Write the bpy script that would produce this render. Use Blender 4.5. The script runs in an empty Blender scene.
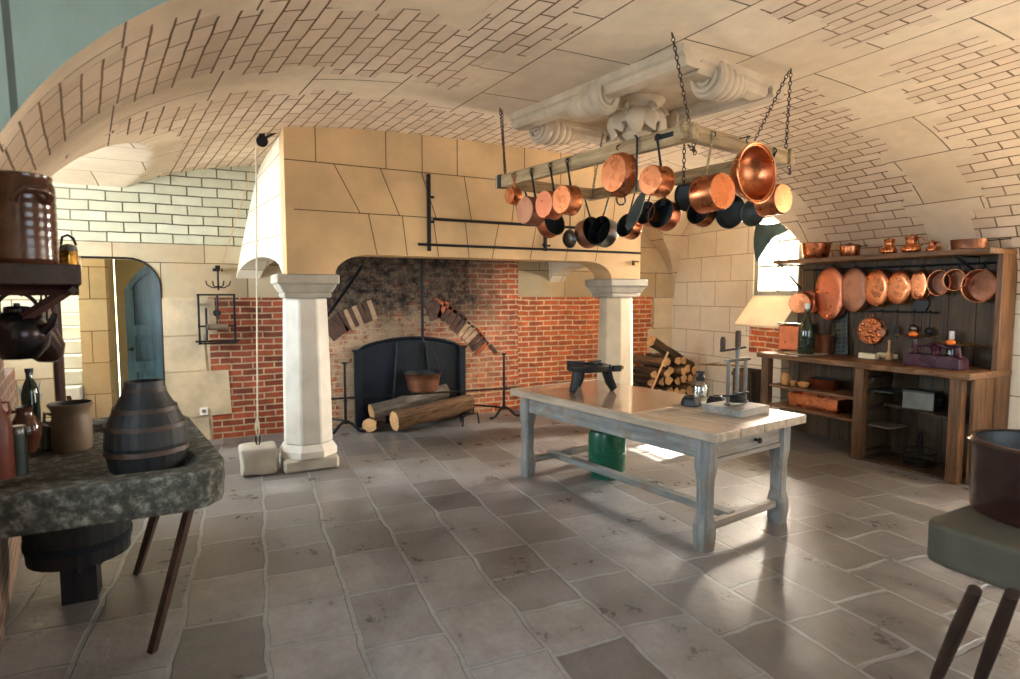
import bpy, bmesh, math, random
from mathutils import Vector, Matrix, noise as mnoise
PI = math.pi
S = bpy.context.scene
COL = S.collection
rnd = random.Random(7)
R = math.radians

# ------------------------------------------------------------------ camera
FPX, EYE, PITCH, YAW = 595.0, 1.65, R(4.28), R(27.0)
cam_d = bpy.data.cameras.new('camera'); cam = bpy.data.objects.new('camera', cam_d); COL.objects.link(cam)
cam.location = (0, 0, EYE); cam.rotation_euler = (PI/2 - PITCH, 0, -YAW)
cam_d.sensor_width = 36; cam_d.lens = FPX/1020*36; cam_d.clip_start = .05
cam_d.dof.use_dof = True; cam_d.dof.focus_distance = 4.7; cam_d.dof.aperture_fstop = 1.9
S.camera = cam
_f0 = Vector((math.sin(YAW), math.cos(YAW), 0)); _rt = Vector((math.cos(YAW), -math.sin(YAW), 0)); _u0 = Vector((0, 0, 1))
_fw = _f0*math.cos(PITCH) - _u0*math.sin(PITCH); _up = _u0*math.cos(PITCH) + _f0*math.sin(PITCH)
EYEV = Vector((0, 0, EYE))
def ray(x, y): return _fw*FPX + _rt*(x-510) + _up*(339.5-y)
def wz(x, y, z=0.0):
    r = ray(x, y); return EYEV + r*((z-EYE)/r.z)
def wy(x, y, Y):
    r = ray(x, y); return EYEV + r*(Y/r.y)
def wx(x, y, X):
    r = ray(x, y); return EYEV + r*(X/r.x)
def cdepth(p): return (Vector(p)-EYEV).dot(_fw)
def zat(p, y):
    """height above a plan point p at which picture row y passes"""
    d = Vector((p[0], p[1], 0)); a = d.dot(_f0); k = (339.5-y)/FPX
    c, s = math.cos(PITCH), math.sin(PITCH)
    return EYE + a*(k*c - s)/(c + k*s)

# ------------------------------------------------------------------ materials
class NT:
    def __init__(s, name):
        s.m = bpy.data.materials.new(name); s.m.use_nodes = True; s.t = s.m.node_tree; s.n = s.t.nodes; s.l = s.t.links
        s.b = s.n['Principled BSDF']
    def add(s, typ, **k):
        n = s.n.new(typ)
        for a, v in k.items():
            if a.startswith('i_'): n.inputs[a[2:].replace('_', ' ')].default_value = v
            else: setattr(n, a, v)
        return n
    def link(s, a, b): s.l.new(a, b)
    def coord(s, out='Object', scale=(1, 1, 1), rot=(0, 0, 0), loc=(0, 0, 0)):
        c = s.add('ShaderNodeTexCoord'); m = s.add('ShaderNodeMapping')
        m.inputs['Scale'].default_value = scale; m.inputs['Rotation'].default_value = rot; m.inputs['Location'].default_value = loc
        s.link(c.outputs[out], m.inputs['Vector']); return m.outputs['Vector']
    def noise(s, vec, scale, detail=4, rough=.55):
        n = s.add('ShaderNodeTexNoise'); n.inputs['Scale'].default_value = scale; n.inputs['Detail'].default_value = detail; n.inputs['Roughness'].default_value = rough
        if vec: s.link(vec, n.inputs['Vector'])
        return n.outputs['Fac']
    def ramp(s, fac, stops):
        r = s.add('ShaderNodeValToRGB'); e = r.color_ramp.elements
        while len(e) < len(stops): e.new(.5)
        for el, (p, c) in zip(e, stops):
            el.position = p; el.color = (*c, 1) if len(c) == 3 else c
        s.link(fac, r.inputs['Fac']); return r.outputs['Color']
    def mix(s, a, b, fac, mode='MIX'):
        m = s.add('ShaderNodeMix', data_type='RGBA', blend_type=mode)
        for v, i in ((fac, 0), (a, 6), (b, 7)):
            if isinstance(v, (int, float)): m.inputs[i].default_value = v
            elif isinstance(v, tuple): m.inputs[i].default_value = (*v, 1)
            else: s.link(v, m.inputs[i])
        return m.outputs[2]
    def math(s, op, a, b=0.0, clamp=False):
        m = s.add('ShaderNodeMath', operation=op, use_clamp=clamp)
        for v, i in ((a, 0), (b, 1)):
            if isinstance(v, (int, float)): m.inputs[i].default_value = v
            else: s.link(v, m.inputs[i])
        return m.outputs[0]
    def bump(s, h, strength=.3, dist=.01):
        b = s.add('ShaderNodeBump'); b.inputs['Strength'].default_value = strength; b.inputs['Distance'].default_value = dist
        s.link(h, b.inputs['Height']); s.link(b.outputs['Normal'], s.b.inputs['Normal'])
    def fin(s, col=None, rough=None, metal=None, spec=None):
        for v, k in ((col, 'Base Color'), (rough, 'Roughness'), (metal, 'Metallic'), (spec, 'Specular IOR Level')):
            if v is None: continue
            if isinstance(v, tuple): s.b.inputs[k].default_value = (*v, 1)
            elif isinstance(v, (int, float)): s.b.inputs[k].default_value = v
            else: s.link(v, s.b.inputs[k])
        return s.m

def srgb(r, g, b):
    f = lambda c: (c/12.92 if c <= .04045 else ((c+.055)/1.055)**2.4)
    return (f(r/255), f(g/255), f(b/255))
def mul(c, k): return tuple(v*k for v in c)

def m_plain(name, c, rough=.5, metal=0.0, var=.25, scale=6, bump=.15, spec=None, bscale=40):
    t = NT(name); v = t.coord()
    n = t.noise(v, scale)
    col = t.ramp(n, [(.3, mul(c, 1-var)), (.7, mul(c, 1+var))])
    if bump: t.bump(t.noise(v, bscale, 5), bump, .004)
    rr = t.math('MULTIPLY_ADD', n, .25); rr.node.inputs[2].default_value = rough-.12
    return t.fin(col, rr, metal, spec)

def m_brick(name, c1, c2, mortar, bw, bh, ms, out='UV', bump=.6, rough=.85, stain=None, stain_amt=.5, warp=.0, offset=.5, smooth=.1, spotvar=.2, freq=2, squash=1.0, extra=None, bias=0.0, rot=0.0, spec=.25):
    t = NT(name); v = t.coord(out, rot=(0, 0, rot))
    if warp:
        nt = t.add('ShaderNodeTexNoise'); nt.inputs['Scale'].default_value = 3.5; t.link(v, nt.inputs['Vector'])
        sb = t.add('ShaderNodeVectorMath', operation='SUBTRACT'); t.link(nt.outputs['Color'], sb.inputs[0]); sb.inputs[1].default_value = (.5, .5, .5)
        sc = t.add('ShaderNodeVectorMath', operation='SCALE'); t.link(sb.outputs[0], sc.inputs[0]); sc.inputs['Scale'].default_value = warp
        ad = t.add('ShaderNodeVectorMath', operation='ADD'); t.link(v, ad.inputs[0]); t.link(sc.outputs[0], ad.inputs[1]); v = ad.outputs[0]
    b = t.add('ShaderNodeTexBrick', offset=offset, offset_frequency=freq, squash=squash, squash_frequency=3)
    t.link(v, b.inputs['Vector'])
    for k, x in (('Color1', (*c1, 1)), ('Color2', (*c2, 1)), ('Mortar', (*mortar, 1)), ('Scale', 1.0), ('Mortar Size', ms), ('Mortar Smooth', smooth), ('Bias', bias), ('Brick Width', bw), ('Row Height', bh)):
        b.inputs[k].default_value = x
    n = t.noise(v, 7, 6, .65)
    col = t.mix(b.outputs['Color'], t.ramp(n, [(.25, (1-spotvar,)*3), (.75, (1+spotvar,)*3)]), 1.0, 'MULTIPLY')
    if stain is not None:
        sn = t.noise(v, .9, 5, .6)
        f = t.ramp(sn, [(.42, (0, 0, 0)), (.68, (stain_amt,)*3)])
        col = t.mix(col, stain, f)
    if extra: col = extra(t, v, col, b)
    h = t.math('MULTIPLY_ADD', b.outputs['Fac'], -1.0); h.node.inputs[2].default_value = 1.0
    h2 = t.math('ADD', h, t.math('MULTIPLY', t.noise(v, 45, 5, .7), .35))
    t.bump(h2, bump, .012)
    return t.fin(col, rough, 0.0, spec)

def m_wood(name, dark, light, rough=.6, axis='Y', sc=1.0, bump=.35, worn=None):
    t = NT(name)
    k = {'X': (1.2, 14, 14), 'Y': (14, 1.2, 14), 'Z': (14, 14, 1.2)}[axis]
    v = t.coord('Object', scale=tuple(a*sc for a in k))
    n = t.noise(v, 2.2, 7, .62)
    col = t.ramp(n, [(.3, dark), (.5, mul(tuple((a+b)/2 for a, b in zip(dark, light)), 1.0)), (.72, light)])
    v2 = t.coord('Object', scale=(3, 3, 3))
    n2 = t.noise(v2, 1.3, 4)
    col = t.mix(col, t.ramp(n2, [(.3, (.72, .72, .72)), (.7, (1.12, 1.1, 1.08))]), .8, 'MULTIPLY')
    if worn is not None: col = t.mix(col, worn, t.ramp(t.noise(v2, 2.7, 6), [(.5, (0, 0, 0)), (.7, (.7, .7, .7))]))
    t.bump(n, bump, .006)
    return t.fin(col, rough, 0, .35)

M = {}
lime1, lime2 = srgb(190, 176, 148), srgb(170, 154, 126)
M['vault'] = m_brick('vault_small_stone', srgb(222, 200, 174), srgb(204, 180, 154), srgb(104, 78, 54), .28, .105, .0068, warp=.02, spotvar=.10, stain=srgb(196, 168, 138), stain_amt=.45, bump=.35, freq=2)
M['ashlar'] = m_brick('limestone_ashlar', lime1, lime2, srgb(92, 76, 58), .86, .40, .006, spotvar=.10, stain=srgb(186, 142, 92), stain_amt=.45, bump=.25, warp=.008)
M['ashlar_pale'] = m_brick('pale_limestone_ashlar', srgb(244, 234, 214), srgb(236, 222, 198), srgb(160, 132, 98), .62, .37, .005, spotvar=.07, stain=srgb(214, 190, 150), stain_amt=.3, bump=.2)
M['ashlar_big'] = m_brick('large_vault_blocks', srgb(224, 204, 176), srgb(212, 190, 162), srgb(92, 78, 60), .95, .62, .006, spotvar=.10, stain=srgb(190, 164, 132), stain_amt=.4, bump=.25)
M['ashlar_daylit'] = m_brick('daylight_tinted_limestone_blocks', srgb(122, 130, 118), srgb(108, 114, 100), srgb(58, 56, 48), 1.15, .85, .012, spotvar=.14, stain=srgb(128, 138, 124), stain_amt=.6, bump=.3)  # green cast of the near left bay's daylight put into the stone colour
M['lunette'] = m_brick('greenish_small_stone', srgb(196, 192, 168), srgb(178, 172, 146), srgb(78, 70, 54), .30, .105, .0075, warp=.02, spotvar=.12, stain=srgb(166, 160, 138), stain_amt=.5, bump=.35)
M['stone'] = m_plain('limestone', srgb(222, 204, 174), .85, 0, .14, 3, .3)
M['stone_pale'] = m_plain('pale_grey_limestone', srgb(214, 208, 196), .85, 0, .16, 3, .35)
M['stone_grey'] = m_plain('weathered_grey_limestone', srgb(186, 178, 164), .85, 0, .22, 4, .5)
M['boss'] = m_plain('boss_limestone', srgb(184, 164, 138), .85, 0, .18, 5, .4)
M['hood'] = m_plain('hood_limestone', srgb(222, 186, 138), .85, 0, .17, 1.9, .3)

def fire_extra(t, v, col, b):
    c = t.add('ShaderNodeTexCoord'); sp = t.add('ShaderNodeSeparateXYZ'); t.link(c.outputs['Object'], sp.inputs[0])
    # pale lime wash low left, clean red right, soot blown up the middle of the chimney back
    nz = t.noise(v, 2.2, 6, .7)
    x = t.math('ADD', sp.outputs['X'], t.math('MULTIPLY', nz, 1.1))
    z = t.math('ADD', sp.outputs['Z'], t.math('MULTIPLY', nz, .75))
    wash = t.math('MULTIPLY', t.ramp(x, [(0, (1, 1, 1)), (1, (0, 0, 0))]), 1.0)
    wash.node.inputs[0].links[0].from_node.color_ramp.elements[0].position = .0
    mr = t.add('ShaderNodeMapRange'); t.link(x, mr.inputs['Value']); mr.inputs['From Min'].default_value = 4.6; mr.inputs['From Max'].default_value = 2.9
    spots = t.ramp(t.noise(v, 5.5, 7, .75), [(.38, (0, 0, 0)), (.52, (1, 1, 1))])
    col = t.mix(col, srgb(205, 180, 150), t.math('MULTIPLY', t.math('MULTIPLY', mr.outputs[0], spots), .9))
    mz = t.add('ShaderNodeMapRange'); t.link(z, mz.inputs['Value']); mz.inputs['From Min'].default_value = 1.45; mz.inputs['From Max'].default_value = 1.85
    mx = t.add('ShaderNodeMapRange'); t.link(x, mx.inputs['Value']); mx.inputs['From Min'].default_value = 4.4; mx.inputs['From Max'].default_value = 3.7
    soot = t.math('MULTIPLY', mz.outputs[0], mx.outputs[0])
    # soot behind the fire basket
    d = t.math('ABSOLUTE', t.math('SUBTRACT', x, 2.85)); md = t.add('ShaderNodeMapRange'); t.link(d, md.inputs['Value']); md.inputs['From Min'].default_value = 1.0; md.inputs['From Max'].default_value = .3
    soot2 = t.math('MULTIPLY', md.outputs[0], .65)
    soot = t.math('MAXIMUM', soot, soot2)
    fl = t.ramp(t.noise(v, 9, 6, .8), [(.35, (.70, .70, .70)), (.60, (1, 1, 1))])
    return t.mix(col, srgb(24, 24, 25), t.math('MULTIPLY', soot, fl))
M['brick'] = m_brick('red_brick', srgb(168, 82, 52), srgb(112, 56, 42), srgb(186, 162, 132), .23, .072, .0085, warp=.02, spotvar=.45, stain=srgb(92, 70, 58), stain_amt=.5, bump=.9)
M['brick_fire'] = m_brick('fireplace_brick', srgb(196, 92, 54), srgb(146, 70, 46), srgb(206, 180, 146), .23, .072, .010, warp=.035, spotvar=.6, bump=1.0, extra=fire_extra)
M['brick_faded'] = m_brick('faded_brick', srgb(142, 100, 82), srgb(112, 86, 74), srgb(150, 140, 126), .23, .072, .009, warp=.02, spotvar=.4, stain=srgb(120, 112, 100), stain_amt=.7, bump=.9)
M['brick_bright'] = m_brick('orange_brick', srgb(204, 104, 58), srgb(150, 74, 48), srgb(212, 188, 152), .25, .075, .0095, warp=.03, spotvar=.5, bump=.8)
M['rubble'] = m_plain('rough_quoin_stone', srgb(188, 168, 138), .9, 0, .25, 3.5, .9, bscale=18)

def floor_mat():
    t = NT('flagstones'); v = t.coord('Object', rot=(0, 0, PI/2 + R(4.0)))
    nt = t.add('ShaderNodeTexNoise'); nt.inputs['Scale'].default_value = 2.6; nt.inputs['Detail'].default_value = 3; t.link(v, nt.inputs['Vector'])
    sb = t.add('ShaderNodeVectorMath', operation='SUBTRACT'); t.link(nt.outputs['Color'], sb.inputs[0]); sb.inputs[1].default_value = (.5, .5, .5)
    sc = t.add('ShaderNodeVectorMath', operation='SCALE'); t.link(sb.outputs[0], sc.inputs[0]); sc.inputs['Scale'].default_value = .085
    ad = t.add('ShaderNodeVectorMath', operation='ADD'); t.link(v, ad.inputs[0]); t.link(sc.outputs[0], ad.inputs[1])
    b = t.add('ShaderNodeTexBrick', offset=.42, offset_frequency=2, squash=.72, squash_frequency=3); t.link(ad.outputs[0], b.inputs['Vector'])
    for k, x in (('Color1', (*srgb(152, 151, 152), 1)), ('Color2', (*srgb(108, 105, 104), 1)), ('Mortar', (*srgb(150, 154, 158), 1)), ('Scale', 1.0), ('Mortar Size', .016), ('Mortar Smooth', .45), ('Bias', -.05), ('Brick Width', .54), ('Row Height', .40)):
        b.inputs[k].default_value = x
    n = t.noise(v, 3.0, 7, .68); n2 = t.noise(v, 26, 5, .7); n3 = t.noise(v, .7, 3, .5)
    col = t.mix(b.outputs['Color'], t.ramp(n, [(.30, (.60, .58, .56)), (.70, (1.26, 1.25, 1.24))]), 1.0, 'MULTIPLY')
    col = t.mix(col, t.ramp(n2, [(.3, (.8, .8, .8)), (.7, (1.12, 1.12, 1.12))]), .7, 'MULTIPLY')
    col = t.mix(col, t.ramp(n3, [(.35, (.72, .68, .62)), (.65, (1.15, 1.16, 1.18))]), .9, 'MULTIPLY')
    # dark line each side of a pale raised joint
    f2 = t.ramp(b.outputs['Fac'], [(0, (0, 0, 0)), (.35, (.85, .85, .85)), (.85, (0, 0, 0))])
    col = t.mix(col, srgb(62, 54, 46), f2)
    ro = t.ramp(t.math('ADD', t.math('MULTIPLY', n, .8), t.math('MULTIPLY', n2, .2)), [(.32, (.20,)*3), (.62, (.50,)*3)])
    h = t.math('ADD', t.math('MULTIPLY', b.outputs['Fac'], -.35), t.math('ADD', t.math('MULTIPLY', n, .8), t.math('MULTIPLY', n2, .22)))
    t.bump(h, .55, .02)
    return t.fin(col, ro, 0, .5)
M['floor'] = floor_mat()

def m_copper(name, c, rough, dirt=.35):
    t = NT(name); v = t.coord('Object')
    n = t.noise(v, 9, 6, .6); n2 = t.noise(v, 45, 4, .6)
    col = t.mix(c, mul(c, .38), t.ramp(n, [(.48, (0, 0, 0)), (.78, (dirt,)*3)]))
    rr = t.ramp(n, [(.3, (rough*.7,)*3), (.75, (rough*1.7,)*3)])
    t.bump(t.math('ADD', t.math('MULTIPLY', n2, .3), t.noise(v, 14, 2)), .12, .004)
    return t.fin(col, rr, 1.0)
M['copper'] = m_copper('polished_copper', srgb(200, 124, 82), .27, .55)
M['copper_dull'] = m_copper('dull_copper', srgb(158, 110, 86), .42, .6)
M['copper_red'] = m_copper('reddish_copper', srgb(184, 112, 82), .33, .55)
M['tin'] = m_plain('tarnished_tin_lining', srgb(74, 80, 76), .42, .7, .35, 5, .2)
M['tin_dark'] = m_plain('blackened_tin', srgb(40, 46, 46), .5, .5, .4, 6, .2)
M['steel'] = m_plain('worn_steel', srgb(112, 110, 106), .32, 1.0, .2, 8, .15)
M['iron'] = m_plain('black_iron', srgb(36, 36, 38), .5, .6, .3, 10, .3)
M['iron_blue'] = m_plain('blued_cast_iron', srgb(26, 34, 44), .45, .55, .3, 5, .35)
M['iron_rust'] = m_plain('rusty_iron', srgb(72, 52, 42), .7, .4, .4, 12, .4)
M['brass'] = m_copper('brass', srgb(208, 160, 76), .25, .4)
M['wood_rack'] = m_wood('weathered_oak', srgb(112, 88, 58), srgb(196, 166, 122), .75, 'X')
M['wood_rack_y'] = m_wood('weathered_oak_long', srgb(112, 88, 58), srgb(190, 162, 120), .75, 'Y')
M['table_top'] = m_wood('scrubbed_table_top', srgb(136, 122, 106), srgb(194, 178, 158), .28, 'Y', .7, .15)
M['table'] = m_wood('grey_painted_table_shaded', srgb(98, 102, 102), srgb(150, 152, 148), .6, 'Y', .9, .4, worn=srgb(122, 92, 66))  # blue-grey backlit shade of the table sides put into the wood colour
M['table_z'] = m_wood('grey_painted_leg_shaded', srgb(100, 104, 106), srgb(154, 156, 154), .6, 'Z', .9, .4, worn=srgb(126, 98, 74))  # legs carry the same backlit shade in their colour
M['table_x'] = m_wood('grey_painted_rail', srgb(112, 110, 106), srgb(166, 160, 152), .6, 'X', .9, .4, worn=srgb(140, 110, 84))
M['oak_y'] = m_wood('brown_oak', srgb(62, 42, 26), srgb(138, 98, 62), .5, 'Y')
M['oak_z'] = m_wood('brown_oak_upright', srgb(60, 42, 28), srgb(128, 90, 58), .5, 'Z')
M['oak_x'] = m_wood('brown_oak_cross', srgb(62, 42, 26), srgb(138, 98, 62), .5, 'X')
M['oak_back'] = m_wood('smoky_oak_back', srgb(46, 37, 26), srgb(92, 74, 52), .55, 'Z', .8)
M['oak_dark'] = m_wood('dark_oak', srgb(34, 24, 18), srgb(70, 48, 34), .5, 'Y')
M['oak_dark_x'] = m_wood('dark_oak_cross', srgb(34, 24, 18), srgb(66, 46, 34), .5, 'X')
M['oak_dark_z'] = m_wood('dark_oak_upright', srgb(44, 24, 20), srgb(76, 46, 38), .5, 'Z')
M['stave'] = m_wood('dark_staves', srgb(17, 18, 20), srgb(44, 44, 46), .5, 'Z')
M['bark'] = m_wood('log_bark', srgb(70, 50, 36), srgb(150, 116, 82), .9, 'X', 2.2, 1.0)
M['bark_grey'] = m_wood('grey_log_bark', srgb(74, 68, 62), srgb(150, 138, 126), .9, 'X', 2.2, 1.0)
M['bark_dark'] = m_wood('dark_log_bark', srgb(44, 32, 24), srgb(88, 66, 48), .9, 'X', 2.2, 1.0)
M['log_end'] = m_plain('split_wood', srgb(206, 162, 112), .85, 0, .25, 14, .5)
def sink_mat():
    t = NT('lichened_stone'); v = t.coord('Object'); n = t.noise(v, 22, 7, .72); n2 = t.noise(v, 3, 4)
    col = t.ramp(n, [(.3, srgb(34, 34, 32)), (.5, srgb(76, 74, 68)), (.66, srgb(142, 139, 130)), (.8, srgb(190, 188, 180))])
    col = t.mix(col, t.ramp(n2, [(.3, (.7, .7, .66)), (.7, (1.1, 1.1, 1.05))]), 1.0, 'MULTIPLY')
    t.bump(t.noise(v, 30, 7, .75), .8, .012)
    return t.fin(col, .8, 0, .3)
M['sink'] = sink_mat()
M['slab'] = m_plain('worn_olive_stone', srgb(82, 76, 62), .7, 0, .25, 5, .6)
M['glaze_brown'] = m_plain('brown_salt_glaze', srgb(74, 42, 28), .16, 0, .35, 5, .12, .6)
M['glaze_dark'] = m_plain('dark_glaze', srgb(46, 26, 22), .18, 0, .35, 5, .1, .6)
M['terracotta'] = m_plain('terracotta', srgb(118, 62, 48), .4, 0, .25, 4, .15)
M['stoneware'] = m_plain('grey_stoneware', srgb(112, 94, 76), .5, 0, .28, 5, .2)
M['kettle'] = m_plain('dark_pewter', srgb(52, 46, 48), .22, .8, .3, 5, .12)
M['green_paint'] = m_plain('green_enamel', srgb(8, 84, 58), .3, 0, .10, 4, .05)
M['bottle'] = m_plain('dark_green_glass', srgb(14, 34, 24), .08, 0, .15, 3, 0, .7)
M['white'] = m_plain('chalk_white', srgb(236, 232, 222), .6, 0, .06, 5, .05)
M['cream'] = m_plain('cream_soap', srgb(226, 214, 180), .6, 0, .08, 6, .1)
M['purple'] = m_plain('purple_enamel', srgb(62, 28, 46), .28, .1, .2, 5, .1)
M['orange_fruit'] = m_plain('orange_peel', srgb(226, 120, 40), .45, 0, .15, 8, .2)
M['black'] = m_plain('soot_black', srgb(26, 28, 30), .45, .2, .25, 8, .2)
M['rope'] = m_plain('pale_hemp', srgb(214, 204, 180), .8, 0, .15, 30, .3)
M['cloth'] = m_plain('dark_teal_cloth', srgb(46, 66, 70), .9, 0, .25, 6, .3)
M['door_blue'] = m_wood('blue_painted_door', srgb(28, 48, 62), srgb(58, 92, 112), .35, 'Z', .6, .15)
M['frame_grey'] = m_wood('grey_window_paint', srgb(150, 152, 138), srgb(186, 186, 172), .5, 'Z', .7, .1)
M['plaster'] = m_plain('cream_plaster', srgb(172, 162, 124), .85, 0, .10, 2, .1)
M['step'] = m_plain('stair_stone', srgb(196, 198, 196), .8, 0, .12, 4, .3)
M['beige_plate'] = m_plain('stoneware_plate', srgb(206, 192, 164), .4, 0, .08, 5, .05)
M['ochre'] = m_plain('ochre_pottery', srgb(186, 130, 74), .5, 0, .2, 8, .2)
M['yellow'] = m_plain('yellow_tag', srgb(230, 168, 30), .5, 0, .05, 5, 0)
M['bristle'] = m_plain('pale_blue_twigs', srgb(150, 176, 196), .6, 0, .3, 30, .3)
def glass_mat(name, tint=(1, 1, 1), op=.12):
    t = NT(name); tr = t.add('ShaderNodeBsdfTransparent'); tr.inputs[0].default_value = (*tint, 1)
    gl = t.add('ShaderNodeBsdfGlossy'); gl.inputs['Roughness'].default_value = .03
    mx = t.add('ShaderNodeMixShader'); mx.inputs[0].default_value = op
    t.link(tr.outputs[0], mx.inputs[1]); t.link(gl.outputs[0], mx.inputs[2]); t.link(mx.outputs[0], t.n['Material Output'].inputs[0])
    return t.m
M['pane'] = glass_mat('window_glass', (1, 1, 1), .06)
M['jar_glass'] = glass_mat('clear_glass', (.86, .9, .9), .22)

# ------------------------------------------------------------------ mesh helpers (each returns a bmesh or adds to one)
def nb(): return bmesh.new()
def box(bm, c, s, rz=0.0, bevel=0.0, rot=None, mi=0, taper=None):
    g = bmesh.ops.create_cube(bm, size=1.0)['verts']
    for v in g:
        v.co = Vector((v.co.x*s[0], v.co.y*s[1], v.co.z*s[2]))
        if taper and v.co.z > 0: v.co.x *= taper; v.co.y *= taper
    es = {e for v in g for e in v.link_edges}; fs = {f for v in g for f in v.link_faces}
    for f in fs: f.material_index = mi
    if bevel:
        r = bmesh.ops.bevel(bm, geom=list(es), offset=bevel, segments=2, affect='EDGES', profile=.5)
        g = list({v for f in r['faces'] for v in f.verts} | {v for v in g if v.is_valid})
        for v in list(g):
            for f in v.link_faces: f.material_index = mi
    mt = Matrix.Translation(Vector(c)) @ (rot.to_4x4() if rot is not None else Matrix.Rotation(rz, 4, 'Z'))
    bmesh.ops.transform(bm, matrix=mt, verts=[v for v in g if v.is_valid])
    return bm
def lathe(bm, prof, seg=32, c=(0, 0, 0), axis='Z', cap0=False, cap1=False, mi=0, sx=1.0, sy=1.0, mis=None):
    rings = []
    for (r, z) in prof:
        if r < 1e-5:
            rings.append([bm.verts.new((0, 0, z))])
        else:
            rings.append([bm.verts.new((r*sx*math.cos(2*PI*i/seg), r*sy*math.sin(2*PI*i/seg), z)) for i in range(seg)])
    def F(vs, m):
        try:
            f = bm.faces.new(vs); f.material_index = m; f.smooth = True
        except ValueError: pass
    for k in range(len(rings)-1):
        a, b = rings[k], rings[k+1]; m = mis[k] if mis else mi
        for i in range(seg):
            j = (i+1) % seg
            if len(a) == 1 and len(b) == 1: continue
            if len(a) == 1: F([a[0], b[i], b[j]][::-1] if False else [a[0], b[j], b[i]], m)
            elif len(b) == 1: F([a[i], a[j], b[0]], m)
            else: F([a[i], a[j], b[j], b[i]], m)
    if cap0 and len(rings[0]) > 1: F(rings[0][::-1], mi)
    if cap1 and len(rings[-1]) > 1: F(rings[-1], mi)
    vs = [v for r_ in rings for v in r_]
    rm = Matrix.Identity(4)
    if axis == 'Y': rm = Matrix.Rotation(-PI/2, 4, 'X')     # local z -> +Y
    elif axis == 'X': rm = Matrix.Rotation(PI/2, 4, 'Y')    # local z -> +X
    bmesh.ops.transform(bm, matrix=Matrix.Translation(Vector(c)) @ rm, verts=vs)
    return vs
def tube(bm, pts, r, seg=8, cap=True, mi=0, closed=False, flat=None):
    """r number or list; flat=(wide, thin) gives a strip section"""
    pts = [Vector(p) for p in pts]; n = len(pts); rings = []; up = None
    for i, p in enumerate(pts):
        if closed: t = pts[(i+1) % n]-pts[i-1]
        else: t = (pts[min(i+1, n-1)]-pts[max(i-1, 0)])
        t.normalize()
        if up is None:
            up = Vector((0, 0, 1)) if abs(t.z) < .9 else Vector((1, 0, 0))
        a = t.cross(up); 
        if a.length < 1e-4: a = t.orthogonal()
        a.normalize(); b = a.cross(t).normalized(); up = b
        rr = r[i] if isinstance(r, (list, tuple)) else r
        ra, rb = (rr, rr) if flat is None else (flat[0]*rr, flat[1]*rr)
        rings.append([bm.verts.new(p + a*(ra*math.cos(2*PI*k/seg)) + b*(rb*math.sin(2*PI*k/seg))) for k in range(seg)])
    m = n if closed else n-1
    for i in range(m):
        A, B = rings[i], rings[(i+1) % n]
        for k in range(seg):
            l = (k+1) % seg
            f = bm.faces.new([A[k], B[k], B[l], A[l]]); f.smooth = seg > 4; f.material_index = mi
    if cap and not closed:
        for rg, rev in ((rings[0], False), (rings[-1], True)):
            f = bm.faces.new(rg[::-1] if rev else rg); f.material_index = mi
    return bm
def prism(bm, outline, depth, plane='XZ', at=0.0, mi=0):
    """extrude a 2D outline: XZ -> along Y from at to at+depth; YZ -> along X; XY -> along Z"""
    def P(u, v, w):
        return {'XZ': (u, w, v), 'YZ': (w, u, v), 'XY': (u, v, w)}[plane]
    A = [bm.verts.new(P(u, v, at)) for u, v in outline]; B = [bm.verts.new(P(u, v, at+depth)) for u, v in outline]
    n = len(A); fs = [bm.faces.new(A), bm.faces.new(B[::-1])]
    for i in range(n):
        fs.append(bm.faces.new([A[i], B[i], B[(i+1) % n], A[(i+1) % n]][::-1]))
    for f in fs: f.material_index = mi
    return fs
def boxuv(me, off=(0, 0)):
    uv = me.uv_layers.new(name='UVMap').data
    for p in me.polygons:
        n = p.normal; ax = max(range(3), key=lambda i: abs(n[i]))
        for li in p.loop_indices:
            c = me.vertices[me.loops[li].vertex_index].co
            uv[li].uv = ((c.y, c.z) if ax == 0 else (c.x, c.z) if ax == 1 else (c.x, c.y))
def obj(name, bm, mats, parent=None, smooth=None, uv=False, loc=None, rz=None, fix=True):
    if fix: bmesh.ops.recalc_face_normals(bm, faces=bm.faces[:])
    me = bpy.data.meshes.new(name); bm.to_mesh(me); bm.free()
    if smooth is not None:
        for p in me.polygons: p.use_smooth = smooth
    if any(p.use_smooth for p in me.polygons): me.set_sharp_from_angle(angle=R(40))
    for m in (mats if isinstance(mats, (list, tuple)) else [mats]): me.materials.append(M[m] if isinstance(m, str) else m)
    if uv: boxuv(me)
    o = bpy.data.objects.new(name, me); COL.objects.link(o)
    if parent is not None: o.parent = parent
    if loc is not None: o.location = loc
    if rz is not None: o.rotation_euler = (0, 0, rz)
    return o
def thing(name, label, cat, loc=(0, 0, 0), rz=0.0, group=None):
    o = bpy.data.objects.new(name, None); COL.objects.link(o); o.empty_display_size = .05
    o.location = loc; o.rotation_euler = (0, 0, rz); tag(o, label, cat, group); return o
def tag(o, label, cat, group=None, kind=None):
    o['label'] = label; o['category'] = cat
    if group: o['group'] = group
    if kind: o['kind'] = kind
    return o
def struct(name, bm, mats, label=None, cat=None, uv=True, smooth=None, parent=None):
    o = obj(name, bm, mats, parent, smooth, uv)
    if parent is None:
        o['kind'] = 'structure'
        if label: o['label'] = label
        if cat: o['category'] = cat
    return o
def lerp(a, b, t): return a+(b-a)*t

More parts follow.
